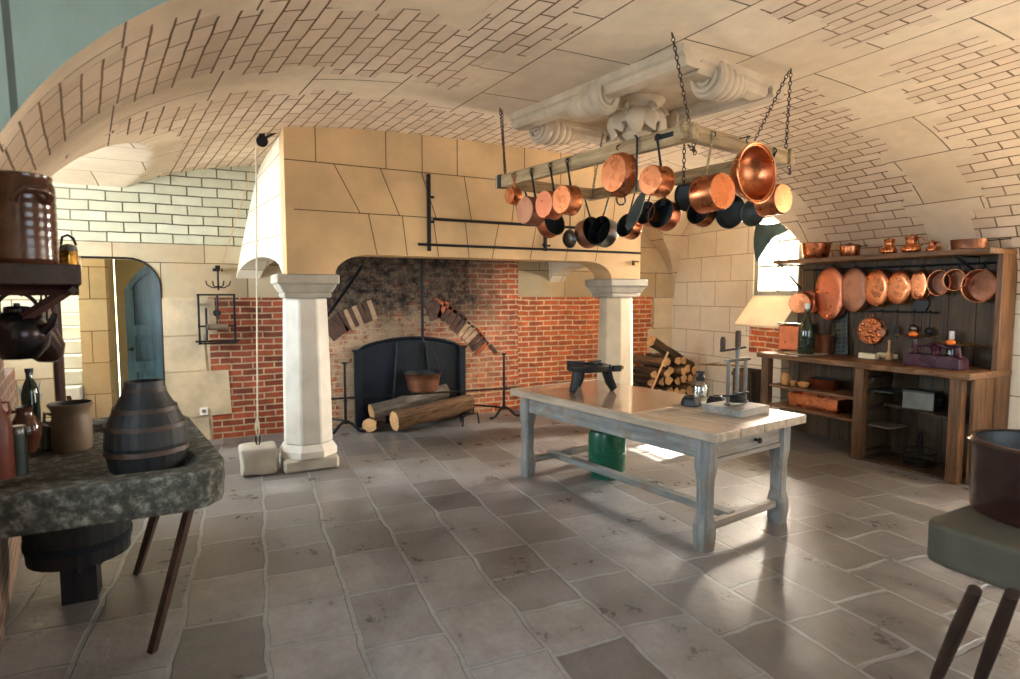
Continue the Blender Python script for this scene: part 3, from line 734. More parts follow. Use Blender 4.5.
# ------------------------------------------------------------------ carved boss
def build_boss():
    zc = 3.20
    t = thing('carved_ceiling_boss', 'carved limestone ceiling boss with four scrolls round a leafy pendant', 'carving', (3.118, 3.883, zc), BA)
    hx, hy = .50, .80
    def beam(p, q, name='moulding'):
        b = nb(); p, q = Vector(p), Vector(q); d = (q-p); L = d.length; a = math.atan2(d.y, d.x)
        prof = [(-.10, .03), (-.10, -.05), (-.075, -.065), (-.075, -.10), (-.055, -.12), (.055, -.12), (.075, -.10), (.075, -.065), (.10, -.05), (.10, .03)]
        prism(b, prof, L, 'YZ', 0); bmesh.ops.transform(b, matrix=Matrix.Translation(p) @ Matrix.Rotation(a, 4, 'Z'), verts=b.verts)
        return obj(name, b, 'boss', t)
    beam((-hx, -hy-.1, 0), (-hx, hy+.1, 0)); beam((hx, -hy-.1, 0), (hx, hy+.1, 0))
    beam((-hx+.1, -hy-.001, -.001), (hx-.1, -hy-.001, -.001)); beam((-hx+.1, hy+.001, -.001), (hx-.1, hy+.001, -.001))
    b = nb(); box(b, (0, 0, -.0), (2*hx+.16, 2*hy+.16, .03), bevel=.004); obj('ground_slab', b, 'boss', t)
    def scroll(c, ang):
        """spiral face looks along local -Y after turning by ang"""
        g = Matrix.Translation(Vector(c)) @ Matrix.Rotation(ang, 4, 'Z')
        b = nb(); prof = []
        n = 52
        for i in range(n+1):
            v = i/n; y = -.17+.36*v
            base = .135-.05*v*v; rib = .016*abs(math.sin(v*PI*4.5))**.7
            prof.append((base-.016+rib, y))
        prof = [(0, -.165), (.1, -.165)]+prof+[(0, .19)]
        lathe(b, prof, 40, axis='Y')
        bmesh.ops.transform(b, matrix=g, verts=b.verts); o = obj('scroll', b, 'boss', t, smooth=True)
        b = nb(); pts = []
        for i in range(60):
            a = i/59*2.25*2*PI; r = .115-.098*(i/59)
            pts.append((r*math.cos(a+.7), -.172, r*math.sin(a+.7)))
        tube(b, pts, [.020-.010*i/59 for i in range(60)], 8)
        lathe(b, [(0, -.195), (.018, -.19), (.022, -.17)], 12, axis='Y')
        bmesh.ops.transform(b, matrix=g, verts=b.verts); obj('spiral', b, 'boss', o)
    scroll((-hx, .0, -.10), 0); scroll((hx, .10, -.10), 0)
    scroll((-.06, -hy, -.10), -PI/2); scroll((-.20, hy, -.10), -PI/2)
    # leafy pendant
    b = nb(); lathe(b, [(.0, -.33), (.07, -.32), (.12, -.27), (.11, -.22), (.15, -.16), (.16, -.08), (.22, -.02), (.22, 0)], 24); core = obj('pendant', b, 'boss', t, smooth=True)
    for k in range(10):
        b = nb(); a0 = k*2*PI/10; pts = []
        for i in range(12):
            v = i/11; r = .09+.10*math.sin(v*2.6)+.03*v; z = -.06-.26*v+(.10*max(0, v-.65)/.35 if k % 2 else .03*v)
            pts.append((r*math.cos(a0+.1*v), r*math.sin(a0+.1*v), z))
        tube(b, pts, [.045*math.sin(PI*(.12+.8*i/11)) + .012 for i in range(12)], 10, flat=(1.35, .55))
        obj('acanthus_leaf', b, 'boss', core, smooth=True)
    for k in range(6):
        b = nb(); a0 = k*2*PI/6+.3; c = Vector((.17*math.cos(a0), .17*math.sin(a0), -.13))
        pts = []
        for i in range(20):
            v = i/19; a = v*3.4*PI; r = .058*(1-.8*v); pts.append(c+Vector((math.cos(a0)*r*math.cos(a), math.sin(a0)*r*math.cos(a), r*math.sin(a))))
        tube(b, pts, [.024-.012*i/19 for i in range(20)], 8); obj('curl', b, 'boss', core, smooth=True)
build_boss()

# ------------------------------------------------------------------ pot rack
RZ = 2.6; RC = Vector((2.935, 3.735)); RHX, RHY = .54, .95
def rk(lx, ly, z=RZ):
    c, s_ = math.cos(BA), math.sin(BA); return Vector((RC.x+lx*c-ly*s_, RC.y+lx*s_+ly*c, z))
KA, KB, KC, KD = rk(-RHX, -RHY), rk(-RHX, RHY), rk(RHX, -RHY), rk(RHX, RHY)
rack = thing('hanging_pot_rack', 'rectangular weathered oak pot rack hung on chains over the table', 'pot rack', (RC.x, RC.y, RZ), BA)
for sx in (-1, 1):
    b = nb(); box(b, (sx*RHX, 0, 0), (.055, 2*RHY+.10, .10), bevel=.006); obj('long_beam', b, 'wood_rack_y', rack)
for sy in (-1, 1):
    b = nb(); box(b, (0, sy*RHY, .0), (2*RHX-.055 if sy > 0 else 2*RHX+.14, .055, .095), bevel=.006); obj('cross_beam', b, 'wood_rack', rack)
for sx, sy in ((-1, 1), (1, 1)):
    b = nb(); box(b, (sx*RHX, sy*(RHY-.30 if sx > 0 else RHY-.02), 0), (.063, .05, .108)); obj('iron_strap', b, 'iron', rack)
b = nb(); box(b, (-RHX-.0295, -RHY+.16, .01), (.004, .14, .03)); obj('iron_plate', b, 'iron', rack)
def hang_chain(label, pts, extra=None):
    b = nb(); chain_mesh(b, pts)
    for e in (extra or []): chain_mesh(b, e)
    o = obj('hanging_chain', b, 'iron_rust'); tag(o, label, 'chain', 'chains carrying the pot rack'); return o
def panel(lx, ly, z=3.12):
    c, s_ = math.cos(BA), math.sin(BA); return Vector((BOSS.x-.03+lx*c-ly*s_, BOSS.y+lx*s_+ly*c, z))
up = Vector((0, 0, .06))
hang_chain('long rusty chain looped round the near corner of the pot rack', [wz(672, 33, 3.17), KA+up],
           [[KA+up, KA+Vector((.06, .03, -.02)), KA+Vector((.05, .0, -.11)), KA+Vector((-.03, -.03, -.08))]])
hang_chain('chain holding the rack corner above the smallest copper cup', [wz(500, 108, 3.15), KB+Vector((.02, -.06, .05))], [[wz(502, 110, 3.14), KB+Vector((-.01, -.10, .05))]])
hang_chain('doubled chain at the rack corner beside the bright copper bowl', [wz(791, 69, 3.16), KC+Vector((.02, .02, .06)), KC+Vector((.05, .0, -.10)), KC+Vector((-.03, -.05, -.12))], [[wz(789, 71, 3.16), KC+Vector((-.05, .30, .06))]])
hang_chain('short chain at the far corner of the rack under the boss', [panel(.62, .88, 3.13), KD+up])
hang_chain('loose chain end dangling inside the near corner of the rack', [KA+Vector((.06, .10, -.04)), KA+Vector((.07, .11, -.28))])

def az_dir(v): return math.atan2(v.x, -v.y)
AXX = Vector((math.cos(BA), math.sin(BA), 0)); AXY = Vector((-math.sin(BA), math.cos(BA), 0))
BEAMS = {'AB': (KA, KB, -AXX), 'AC': (KA, KC, -AXY), 'CD': (KC, KD, AXX), 'BD': (KB, KD, AXY)}
def hang_pan(name, label, cat, beam, px, py, rpx, D, outer='copper', inner='tin', handle='iron', group=None, shape='sauce', flip=False, turn=0.0, stand=.045, sq=1.0, hm='bar'):
    if beam in ('BD', 'CD'): stand = .075
    P, Q, out = BEAMS[beam]; h = on_line(P+out*stand, Q+out*stand, px); d = cdepth(h)
    Rm = rpx*d/FPX; zc = zat(h, py); top = RZ+.02
    L = top-zc
    hook = Vector((h.x, h.y, top))
    t = thing(name, label, cat, hook, az_dir(out)+turn+(PI if flip else 0), group)
    out_y = -1                                   # base looks along local -Y
    b = nb(); y0, y1 = -D/2, D/2
    if shape == 'sauce': prof = [(0, y0), (Rm*.93, y0), (Rm*.985, y0+.012), (Rm, y1-.004), (Rm+.004, y1)]
    elif shape == 'bowl': prof = [(0, y0), (Rm*.30, y0+.004), (Rm*.60, y0+.16*D), (Rm*.85, y0+.45*D), (Rm*.97, y0+.8*D), (Rm, y1-.006), (Rm+.012, y1-.004), (Rm+.014, y1)]
    elif shape == 'fry': prof = [(0, y0), (Rm*.80, y0), (Rm*.86, y0+.008), (Rm, y1-.003), (Rm+.003, y1)]
    else: prof = [(0, y0), (Rm*.95, y0+.002), (Rm, y0+.008), (Rm+.004, y1)]
    pr, mi = shell(prof, .004)
    lathe(b, pr, 40, axis='Y', mis=mi); bmesh.ops.translate(b, vec=(0, 0, -L), verts=b.verts)
    if sq != 1.0:
        for v in b.verts: v.co.x *= sq
    obj('pan_body' if shape != 'bowl' else 'bowl', b, [outer, inner], t, smooth=None)
    if shape == 'bowl':
        b = nb(); tube(b, [((Rm+.012)*math.cos(a), y1-.002, -L+(Rm+.012)*math.sin(a)) for a in [2*PI*i/40 for i in range(40)]], .006, 8, closed=True); obj('rim', b, outer, t)
    zr = -L+Rm
    b = nb()
    if hm == 'bar':
        ya = y1-.02
        tube(b, [(0, ya, zr-.05), (0, ya+.002, zr-.005), (0, ya*.8, zr+.04), (0, ya*.3, max(zr+.09, -.06)) if zr < -.12 else (0, ya*.5, (zr+.04)/2-.02), (0, .0, -.02)], [.014, .014, .011, .010, .012], 8, flat=(1.0, .42))
        ring = [(.0, .013*math.sin(a)*.4, -.015+.017*math.cos(a)+.005) for a in [2*PI*i/12 for i in range(12)]]
        tube(b, [(0.013*math.sin(a), 0, -.008+.016*math.cos(a)) for a in [2*PI*i/12 for i in range(12)]], .004, 6, closed=True)
        box(b, (0, y1-.018, zr-.03), (.05, .008, .05))
        obj('handle', b, handle, t)
    elif hm == 'loops':
        for s_ in (1, -1):
            b = nb(); zz = -L+s_*Rm
            tube(b, [(-.035, y1-.012, zz-.004*s_), (-.036, y1-.006, zz+.03*s_), (-.02, y1, zz+.047*s_), (.02, y1, zz+.047*s_), (.036, y1-.006, zz+.03*s_), (.035, y1-.012, zz-.004*s_)], .006, 8)
            obj('loop_handle', b, handle, t)
    b = nb(); tube(b, [(0, -stand*0+.0, .0), (0, .014, .012), (0, stand*.9*(1 if not flip else -1)*1.0, .012)] if True else [], .004, 6)
    tube(b, [(0, 0, .004), (0, -.012, -.006), (0, -.010, -.022), (0, 0, -.028)], .004, 6)
    if zr+.0 < -.06 and hm == 'loops': tube(b, [(0, 0, 0), (0, y1*.5, zr+.05)], .004, 6)
    obj('hook', b, 'iron', t)
    if beam in ('BD', 'CD') and shape == 'sauce': t.rotation_euler.x = R(13)
    return t
G = 'copper pans hung from the pot rack'
def hp(label, *a, name='hanging_saucepan', cat='saucepan', **k): return hang_pan(name, label, cat, *a, group=G, **k)
hp('tiny copper cup, smallest vessel on the rack, at its far left corner', 'AB', 513, 196, 8.5, .075, name='hanging_cup', cat='cup', hm='bar', handle='copper')
hp('narrow dull copper saucepan with its round base outward, next to the tiny cup', 'AB', 531, 211, 14, .13, outer='copper_dull')
hp('reddish copper saucepan on the front beam between two others, base outward', 'AB', 550, 205, 14, .12, outer='copper_red')
hp('shallow copper saucepan with curved iron handle, third of the overlapping trio on the front beam', 'AB', 567, 200, 14.5, .11)
hp('largest round copper pan on the long front beam, with a loop handle below', 'AB', 618, 174, 22.5, .085, name='hanging_two_handled_pan', cat='pan', hm='loops', shape='fry', sq=.92)
hp('copper saucepan with smooth round base beside the near corner of the rack', 'AB', 657, 181, 15, .12)
hp('big bright copper saucepan with flat base facing out on the short front beam', 'AC', 714, 193, 18.5, .16, handle='wood_rack_y', turn=R(-8))
hp('wide bright copper mixing bowl with its polished inside facing out', 'AC', 748, 175, 27, .15, name='hanging_bowl', cat='bowl', shape='bowl', inner='copper', flip=True, hm='none', turn=R(-6), stand=.09)
hp('orange copper saucepan at the rack corner nearest the window, base outward', 'AC', 775, 200, 15, .15, turn=R(-6))
hp('copper saucepan with dark open mouth low on the far left beam', 'BD', 545, 226, 13, .12, inner='tin_dark', outer='copper_red')
hp('small dull copper pan half hidden behind the narrow saucepan at the left', 'BD', 523, 209, 10, .09, outer='copper_dull')
hp('dark lined copper saucepan hanging just right of the steel ladle', 'BD', 583, 235, 14.5, .13, inner='tin_dark', outer='copper_dull')
hp('dark lined saucepan with grey tinned side left of the long skimmer', 'CD', 611, 234, 14.5, .13, inner='tin_dark', outer='steel')
hp('copper saucepan partly behind the blade of the long skimmer', 'CD', 637, 229, 11.5, .12, inner='tin_dark')
hp('small tilted copper saucepan with black mouth, centre of the far beam', 'CD', 654, 216, 11.5, .10, inner='tin_dark')
hp('dark mouthed saucepan with pale tinned side hanging below the dangling chain', 'CD', 671, 217, 15, .12, inner='tin_dark', outer='copper_red')
hp('dark flat lid of blackened tin behind the big bright saucepan', 'CD', 690, 194, 17, .025, name='hanging_cover', cat='lid', outer='tin_dark', inner='tin_dark', shape='lid')
hp('small saucepan with copper underside below the big bright saucepan', 'CD', 709, 215, 13, .11, inner='tin_dark')
hp('round dark grey pan behind and below the bright bowl', 'CD', 733, 212, 16.5, .05, outer='tin_dark', inner='tin_dark', shape='fry', name='hanging_frying_pan', cat='pan')
# colander with holes
def colander():
    P, Q, out = BEAMS['CD']; h = on_line(P+out*.05, Q+out*.05, 757); d = cdepth(h); Rm = 13*d/FPX; zc = zat(h, 213)
    t = thing('hanging_colander', 'round grey tin colander full of holes below the bright bowl', 'colander', (h.x, h.y, RZ+.02), az_dir(out), G)
    L = RZ+.02-zc; b = nb()
    prof = [(0, -.02), (Rm*.5, -.012), (Rm*.85, .012), (Rm, .03), (Rm+.006, .034)]
    pr, mi = shell(prof, .003); lathe(b, pr, 36, axis='Y', mis=mi); bmesh.ops.translate(b, vec=(0, 0, -L), verts=b.verts)
    obj('bowl', b, ['tin', 'tin'], t)
    b = nb()
    for i in range(1, 6):
        for k in range(i*6):
            a = 2*PI*k/(i*6); r = Rm*.16*i; f = r/Rm; y = .030*f**2.5-.0165+.0018
            lathe(b, [(0, 0), (.0042, 0)], 8, (r*math.cos(a), y+.004, r*math.sin(a)-L), 'Y')
    obj('hole', b, 'black', t, fix=False)
    b = nb(); tube(b, [(0, .03, -L+Rm-.01), (0, .02, -L+Rm+.06), (0, 0, -.01)], .006, 8); obj('handle', b, 'iron', t)
colander()
# ladle and skimmer
def hang_tool(name, label, cat, beam, px, py, build):
    P, Q, out = BEAMS[beam]; h = on_line(P+out*.045, Q+out*.045, px); t = thing(name, label, cat, (h.x, h.y, RZ+.02), az_dir(out), G)
    build(t, RZ+.02-zat(h, py), cdepth(h)/FPX); return t
def ladle(t, L, k):
    b = nb(); r = 9.5*k; prof = [(0, -.045), (r*.5, -.04), (r*.85, -.02), (r, .0)]
    pr, mi = shell(prof, .003); lathe(b, pr, 28, axis='Y', mis=mi); bmesh.ops.translate(b, vec=(0, 0, -L), verts=b.verts); obj('bowl', b, ['steel', 'steel'], t)
    b = nb(); tube(b, [(0, 0, -L+r), (0, .004, -L+r+.05), (0, 0, -.02), (0, -.01, 0), (0, .012, .01)], .005, 8); obj('handle', b, 'iron', t)
hang_tool('hanging_ladle', 'round steel ladle with thin black handle under the far left beam', 'ladle', 'BD', 570, 239, ladle)
def skimmer(t, L, k):
    b = nb(); tube(b, [(0, -.02, .03), (0, 0, .02), (0, 0, -L+.10)], .009, 8, flat=(1, .5)); obj('handle', b, 'iron', t)
    b = nb(); w = .042
    o = [(-w*.35, .12), (w*.35, .12), (w*.8, .06), (w*1.15, -.02), (w*.95, -.10), (w*.2, -.14), (-w*.7, -.12), (-w*1.1, -.03), (-w*.85, .06)]
    prism(b, o, .006, 'XZ', -.003)
    bmesh.ops.transform(b, matrix=Matrix.Translation((.02, -.02, -L-.02)) @ Matrix.Rotation(R(18), 4, 'Y') @ Matrix.Rotation(R(-14), 4, 'X'), verts=b.verts)
    obj('blade', b, 'tin', t)
hang_tool('hanging_skimmer', 'long skimmer with broad grey green blade, right of the largest round pan', 'skimmer', 'AB', 637, 207, skimmer)

# ------------------------------------------------------------------ table
TB = R(8); TC = Vector((3.115, 3.785))
table = thing('kitchen_table', 'long weathered grey wooden kitchen table with end drawer in the middle of the floor', 'table', (TC.x, TC.y, 0), TB)
TH = .80; hw, hl = .522, 1.098
def tl(lx, ly, z=TH):
    c, s_ = math.cos(TB), math.sin(TB); return Vector((TC.x+lx*c-ly*s_, TC.y+lx*s_+ly*c, z))
b = nb(); n = 4
for i in range(n):
    w_ = 2*hw/n; box(b, (-hw+w_*(i+.5), 0, TH-.03), (w_-.003, 2*hl, .06), bevel=.005)
obj('table_top', b, 'table_top', table)
b = nb(); box(b, (0, .33, TH+.002), (.98, 1.36, .004)); obj('metal_sheet', b, m_plain('copper_brown_sheet', srgb(184, 158, 136), .16, .55, .12, 3, .05), table)
for sx in (-1, 1):
    b = nb(); box(b, (sx*(hw-.085), 0, TH-.13), (.035, 2*hl-.26, .14), bevel=.004); obj('apron', b, 'table', table)
b = nb(); box(b, (0, hl-.16, TH-.13), (2*hw-.24, .035, .14), bevel=.004); obj('apron', b, 'table_x', table)
dr = nb(); box(dr, (0, -hl+.13, TH-.135), (2*hw-.27, .05, .125), bevel=.005); box(dr, (0, -hl+.35, TH-.14), (2*hw-.30, .42, .10)); dro = obj('drawer', dr, 'table_x', table)
b = nb(); lathe(b, [(0, 0), (.012, 0), (.010, .02), (.022, .035), (.018, .045), (0, .047)], 16, axis='Y'); bmesh.ops.transform(b, matrix=Matrix.Translation((.06, -hl+.105, TH-.135)) @ Matrix.Rotation(PI, 4, 'Z'), verts=b.verts); obj('knob', b, 'iron', dro)
b = nb(); box(b, (0, -hl+.125, TH-.215), (2*hw-.27, .05, .03)); obj('drawer_rail', b, 'table_x', table)
def leg(sx, sy):
    b = nb(); w0 = .058
    secs = [(0, w0*.86), (.10, w0*1.02), (.16, w0*1.02), (.24, w0*.74), (.46, w0*.80), (.54, w0*1.0), (TH-.06, w0*1.0)]
    rings = []
    for z, w_ in secs:
        c_ = w_*.28
        rings.append([b.verts.new((x, y, z)) for x, y in [(-w_+c_, -w_), (w_-c_, -w_), (w_, -w_+c_), (w_, w_-c_), (w_-c_, w_), (-w_+c_, w_), (-w_, w_-c_), (-w_, -w_+c_)]])
    for A_, B_ in zip(rings, rings[1:]):
        for i in range(8): b.faces.new([A_[i], A_[(i+1) % 8], B_[(i+1) % 8], B_[i]])
    b.faces.new(rings[0][::-1]); b.faces.new(rings[-1])
    bmesh.ops.translate(b, vec=(sx*(hw-.10), sy*(hl-.14), 0), verts=b.verts); obj('leg', b, 'table_z', table)
for sx in (-1, 1):
    for sy in (-1, 1): leg(sx, sy)
for sy in (-1, 1):
    b = nb(); box(b, (0, sy*(hl-.14), .15), (2*hw-.30, .055, .055), bevel=.006); obj('stretcher', b, 'table_x', table)
b = nb(); box(b, (-.13, .02, .165), (.085, 2*hl-.24, .05), bevel=.008); obj('long_stretcher', b, 'table', table)

# gas burner
p = wz(588, 390, TH+.0045); bn = thing('gas_burner', 'black cast iron gas burner stand on three splayed legs on the table', 'burner', p, R(20)); kf = cdepth(p)/FPX
b = nb(); r = 19*kf
lathe(b, [(r*.72, .115), (r*.98, .115), (r, .12), (r, .145), (r*.95, .15), (r*.72, .15), (r*.72, .115)], 36); obj('ring', b, 'iron', bn)
for k in range(3):
    a = R(60+120*k); b = nb(); tube(b, [(r*.80*math.cos(a), r*.80*math.sin(a), .14), (r*.98*math.cos(a), r*.98*math.sin(a), .06), (r*1.22*math.cos(a), r*1.22*math.sin(a), .006)], [.040, .034, .026], 10, flat=(1.25, .45)); obj('leg', b, 'iron', bn)
for k in range(3):
    a = R(0+120*k); b = nb(); box(b, (r*.6*math.cos(a), r*.6*math.sin(a), .155), (r*.8, .014, .02), rz=a); obj('pan_support', b, 'iron', bn)
b = nb(); lathe(b, [(0, .10), (.035, .10), (.05, .12), (.05, .135), (.03, .142), (0, .142)], 24); obj('burner_head', b, 'iron', bn)
b = nb(); tube(b, [(0.03, 0, .115), (r*1.1, -.10, .115)], .012, 8); box(b, (r*1.3, -.12, .118), (.07, .035, .035), rz=R(-25)); obj('gas_inlet', b, 'iron_blue', bn)
b = nb(); lathe(b, [(0, 0), (.014, 0), (.014, .03), (0, .035)], 12, axis='X'); bmesh.ops.transform(b, matrix=Matrix.Translation((r*1.5, -.135, .12)), verts=b.verts); obj('valve', b, 'brass', bn)
bn.scale = (1.12, 1.12, 1.55)
# screw press
p = wz(736, 412, TH+.001); pr_ = thing('screw_press', 'iron screw press with three uprights on a thick wooden board at the table end', 'press', p, TB); kf = cdepth(p)/FPX
pr_.scale = (1.22, 1.22, 1.25)
b = nb(); box(b, (0, 0, .022), (.29, .26, .044), bevel=.005); obj('base_board', b, 'table_x', pr_)
for x in (-.085, .085):
    b = nb(); tube(b, [(x, 0, .044), (x, 0, .30)], .011, 12); lathe(b, [(.02, .05), (.02, .062)], 12, (x, 0, 0), cap0=True, cap1=True); obj('upright', b, 'steel', pr_)
b = nb(); tube(b, [(-.11, 0, .305), (.11, 0, .305)], .017, 10, flat=(1, .55)); obj('crosshead', b, 'steel', pr_)
b = nb(); L = 120; tube(b, [(0, 0, .06), (0, 0, .40)], [.0115 for _ in range(2)], 14)
hel = [(.012*math.cos(i*.9), .012*math.sin(i*.9), .10+.0022*i) for i in range(L)]; tube(b, hel, .0022, 5); obj('screw', b, 'steel', pr_)
b = nb(); box(b, (0, 0, .425), (.034, .024, .10), bevel=.008); obj('screw_head', b, 'iron_rust', pr_)
b = nb(); tube(b, [(.07, 0, .375), (0, 0, .37), (-.16, 0, .365)], .010, 10, flat=(1.2, .6)); hb = obj('crank', b, 'iron', pr_)
b = nb(); lathe(b, [(0, .36), (.012, .36), (.015, .38), (.015, .43), (.008, .445), (0, .446)], 14, (-.145, 0, 0)); obj('crank_grip', b, 'iron_rust', hb)
b = nb(); tube(b, [(-.12, 0, .105), (.12, 0, .105)], .014, 10, flat=(1, .5)); lathe(b, [(0, .06), (.05, .062), (.055, .075), (.04, .095), (0, .1)], 20); obj('pressing_plate', b, 'iron', pr_)
def weight(label, px, py, s_=1.0, rz=0.0):
    p = wz(px, py, TH+.001); b = nb(); prof = [(0, 0), (.082*s_, 0), (.070*s_, .045*s_), (.052*s_, .07*s_), (.03*s_, .07*s_), (.03*s_, .055*s_), (0, .055*s_)]
    lathe(b, prof, 6); o = obj('iron_weight', b, 'black', smooth=False, loc=p, rz=rz); o.modifiers.new('b', 'BEVEL').width = .004
    tag(o, label, 'weight', 'black iron weights on the table')
weight('black six sided iron weight standing alone on the table top', 691, 405, 1.0, TB); weight('black six sided iron weight just behind the base board of the press', 716, 404, .95, TB+.3)
# lantern
p = wz(700, 398, TH+.001); ln = thing('glass_lantern', 'clear glass jar lantern with black metal cap behind the iron weights', 'lantern', p, 0)
b = nb(); lathe(b, [(0, 0), (.062, 0), (.066, .01), (.066, .10), (.05, .13), (.032, .15), (.03, .15), (.046, .127), (.062, .10), (.062, .012), (0, .01)], 28); obj('jar', b, 'jar_glass', ln)
b = nb(); lathe(b, [(.034, .145), (.036, .175), (.026, .185), (.026, .205), (.034, .21), (.034, .225), (0, .23)], 24, cap0=True); obj('cap', b, 'black', ln)
# gas bottle
p = wz(606, 477)+Vector((.03, 0.03, 0)); gb = thing('gas_bottle', 'green enamelled gas cylinder on the floor under the table', 'gas cylinder', p, 0); r = 18.5*cdepth(p)/FPX
b = nb(); h = 49*cdepth(p)/FPX
lathe(b, [(0, .02), (r*.85, .03), (r, .08), (r, h*.49), (r+.004, h*.5), (r+.004, h*.52), (r, h*.53), (r, h*.86), (r*.93, h*.94), (r*.7, h*.985), (r*.3, h), (0, h)], 40); obj('body', b, 'green_paint', gb)
b = nb(); lathe(b, [(r*.86, 0), (r*.88, 0), (r*.88, .05), (r*.86, .05)], 32); obj('foot_ring', b, 'green_paint', gb)
b = nb(); lathe(b, [(0, h-.004), (.02, h-.004), (.02, h+.03), (0, h+.03)], 14); box(b, (.02, 0, h+.018), (.05, .018, .018)); obj('valve', b, 'brass', gb)

# ------------------------------------------------------------------ dresser
FX, BX = 5.75, 6.40; Y0, Y1 = 2.70, 4.84; CZ = .985
dresser = thing('kitchen_dresser', 'large brown oak kitchen dresser with open shelves along the right wall', 'dresser', ((FX+BX)/2, (Y0+Y1)/2, 0)); DO = Vector(dresser.location)
def dp(name, b, m, parent=None):
    bmesh.ops.translate(b, vec=-DO, verts=b.verts); return obj(name, b, m, parent or dresser)
b = nb(); n = 40; o = []
for i in range(n+1):
    y = lerp(Y0-.03, Y1+.02, i/n); o.append((FX-.05+.006*math.sin(y*9)+.008*math.sin(y*17+1)+(.012 if 2.95 < y < 3.5 else 0)*math.sin(y*30), y))
prism(b, o+[(BX, Y1+.02), (BX, Y0-.03)], .055, 'XY', CZ-.055); dp('counter_top', b, 'oak_y').modifiers.new('b', 'BEVEL').width = .006
for y in (2.80, 3.66, 4.78):
    b = nb(); box(b, (FX+.05, y, (CZ-.055)/2), (.085, .10, CZ-.055), bevel=.008); dp('front_post', b, 'oak_z')
b = nb()
for k in range(3): box(b, (FX+.12+.19*k+.07, Y0+.012, (CZ-.055)/2), (.186, .03, CZ-.055), bevel=.003)
dp('end_panel', b, 'oak_z')
b = nb(); box(b, (6.30, Y0+.01, 1.015), (.26, .045, 2.03), bevel=.004); dp('side_upright', b, 'oak_z')
b = nb()
k = 0; y = Y0+.03
while y < 4.78:
    w_ = .235; box(b, (BX-.012, y+w_/2, 1.01), (.02, w_-.006, 2.02)); y += w_
dp('back_panel', b, 'oak_back')
b = nb(); box(b, (BX-.02, 4.86, .46), (.03, .14, .92)); dp('back_board', b, 'oak_back')
SZ = 2.03
b = nb(); box(b, (6.165, (Y0+4.86)/2-.01, SZ), (.47, 4.88-Y0, .045), bevel=.005); dp('upper_shelf', b, 'oak_y')
for y, dz in ((4.80, .32), (2.98, .17)):
    b = nb(); tube(b, [(6.0, y, SZ-.03), (BX-.02, y, SZ-dz)], .014, 8, flat=(1.2, .6)); tube(b, [(5.97, y, SZ-.028), (BX-.02, y, SZ-.028)], .010, 8); dp('shelf_bracket', b, 'iron')
b = nb(); tube(b, [(BX-.06, Y0+.05, SZ-.09), (BX-.06, 4.75, SZ-.09)], .010, 8); dp('hanging_rail', b, 'iron_blue')
# inner shelves: two on the left half, one on the right, ledges on the divider
def zx(px, py, X=FX): return wx(px, py, X).z
zs1 = zx(806, 390); zs2 = zx(806, 411); zs3 = zx(895, 411)
for z in (zs1, zs2):
    b = nb(); box(b, (FX+.30, (3.66+4.78)/2, z-.015), (.54, 1.03, .03), bevel=.003); dp('shelf', b, 'oak_y')
b = nb(); prism(b, [(BX-.03, 2.76), (FX+.12, 2.76), (FX+.14, 3.0), (FX+.30, 3.3), (FX+.34, 3.6), (BX-.03, 3.6)], .03, 'XY', zs3-.03); dp('shelf', b, 'oak_back')
for z in (.10, .33, .52, .68, .82):
    b = nb(); box(b, (FX+.27, 3.60, z), (.34, .07, .022)); dp('divider_ledge', b, 'oak_dark_x')
b = nb(); box(b, (FX+.32, 3.665, .46), (.5, .025, .90)); dp('divider', b, 'oak_back')
b = nb(); box(b, (FX+.30, 3.3, .012), (.50, .9, .024)); 
dp('floor_board', b, 'oak_back')

# vessels on the upper shelf
ST = SZ+.0235
GU = 'copper ware on the top shelf of the dresser'
def on_shelf(px, X=6.12): q = wx(px, 250, X); return Vector((X, q.y, ST))
def kk(p): return cdepth(p)/FPX
p = on_shelf(816); k = kk(p)
t = thing('preserving_pan', 'fluted copper preserving pan with two small handles at the window end of the top shelf', 'pan', p, 0, GU)
b = nb(); pr, mi = shell([(0, 0), (10.5*k, 0), (11.2*k, .01), (13.4*k, 15*k), (14.2*k, 15.6*k)], .004); lathe(b, pr, 36, mis=mi)
obj('body', b, ['copper', 'copper'], t)
for s_ in (-1, 1):
    b = nb(); tube(b, [(-.02, s_*13.2*k, 14*k), (-.018, s_*16.5*k, 15*k), (.018, s_*16.5*k, 15*k), (.02, s_*13.2*k, 14*k)], .005, 8); obj('handle', b, 'copper_dull', t)
p = on_shelf(850); k = kk(p); t = thing('lidded_pot', 'low copper pot with a flat lid on the top shelf left of the jugs', 'pot', p, 0, GU)
b = nb(); lathe(b, [(0, 0), (8.6*k, 0), (9*k, .006), (9*k, 10*k), (0, 10*k)], 32); obj('body', b, 'copper', t)
b = nb(); lathe(b, [(9.4*k, 10*k), (9.6*k, 11*k), (8*k, 12.2*k), (2*k, 13*k), (1.5*k, 14*k), (0, 14.2*k)], 32, cap0=True); obj('lid', b, 'copper_dull', t)
b = nb(); tube(b, [(0, -9*k, 9*k), (0, -16*k, 10.5*k), (0, -18*k, 10.5*k)], .007, 8, flat=(1.2, .6)); obj('handle', b, 'iron', t)
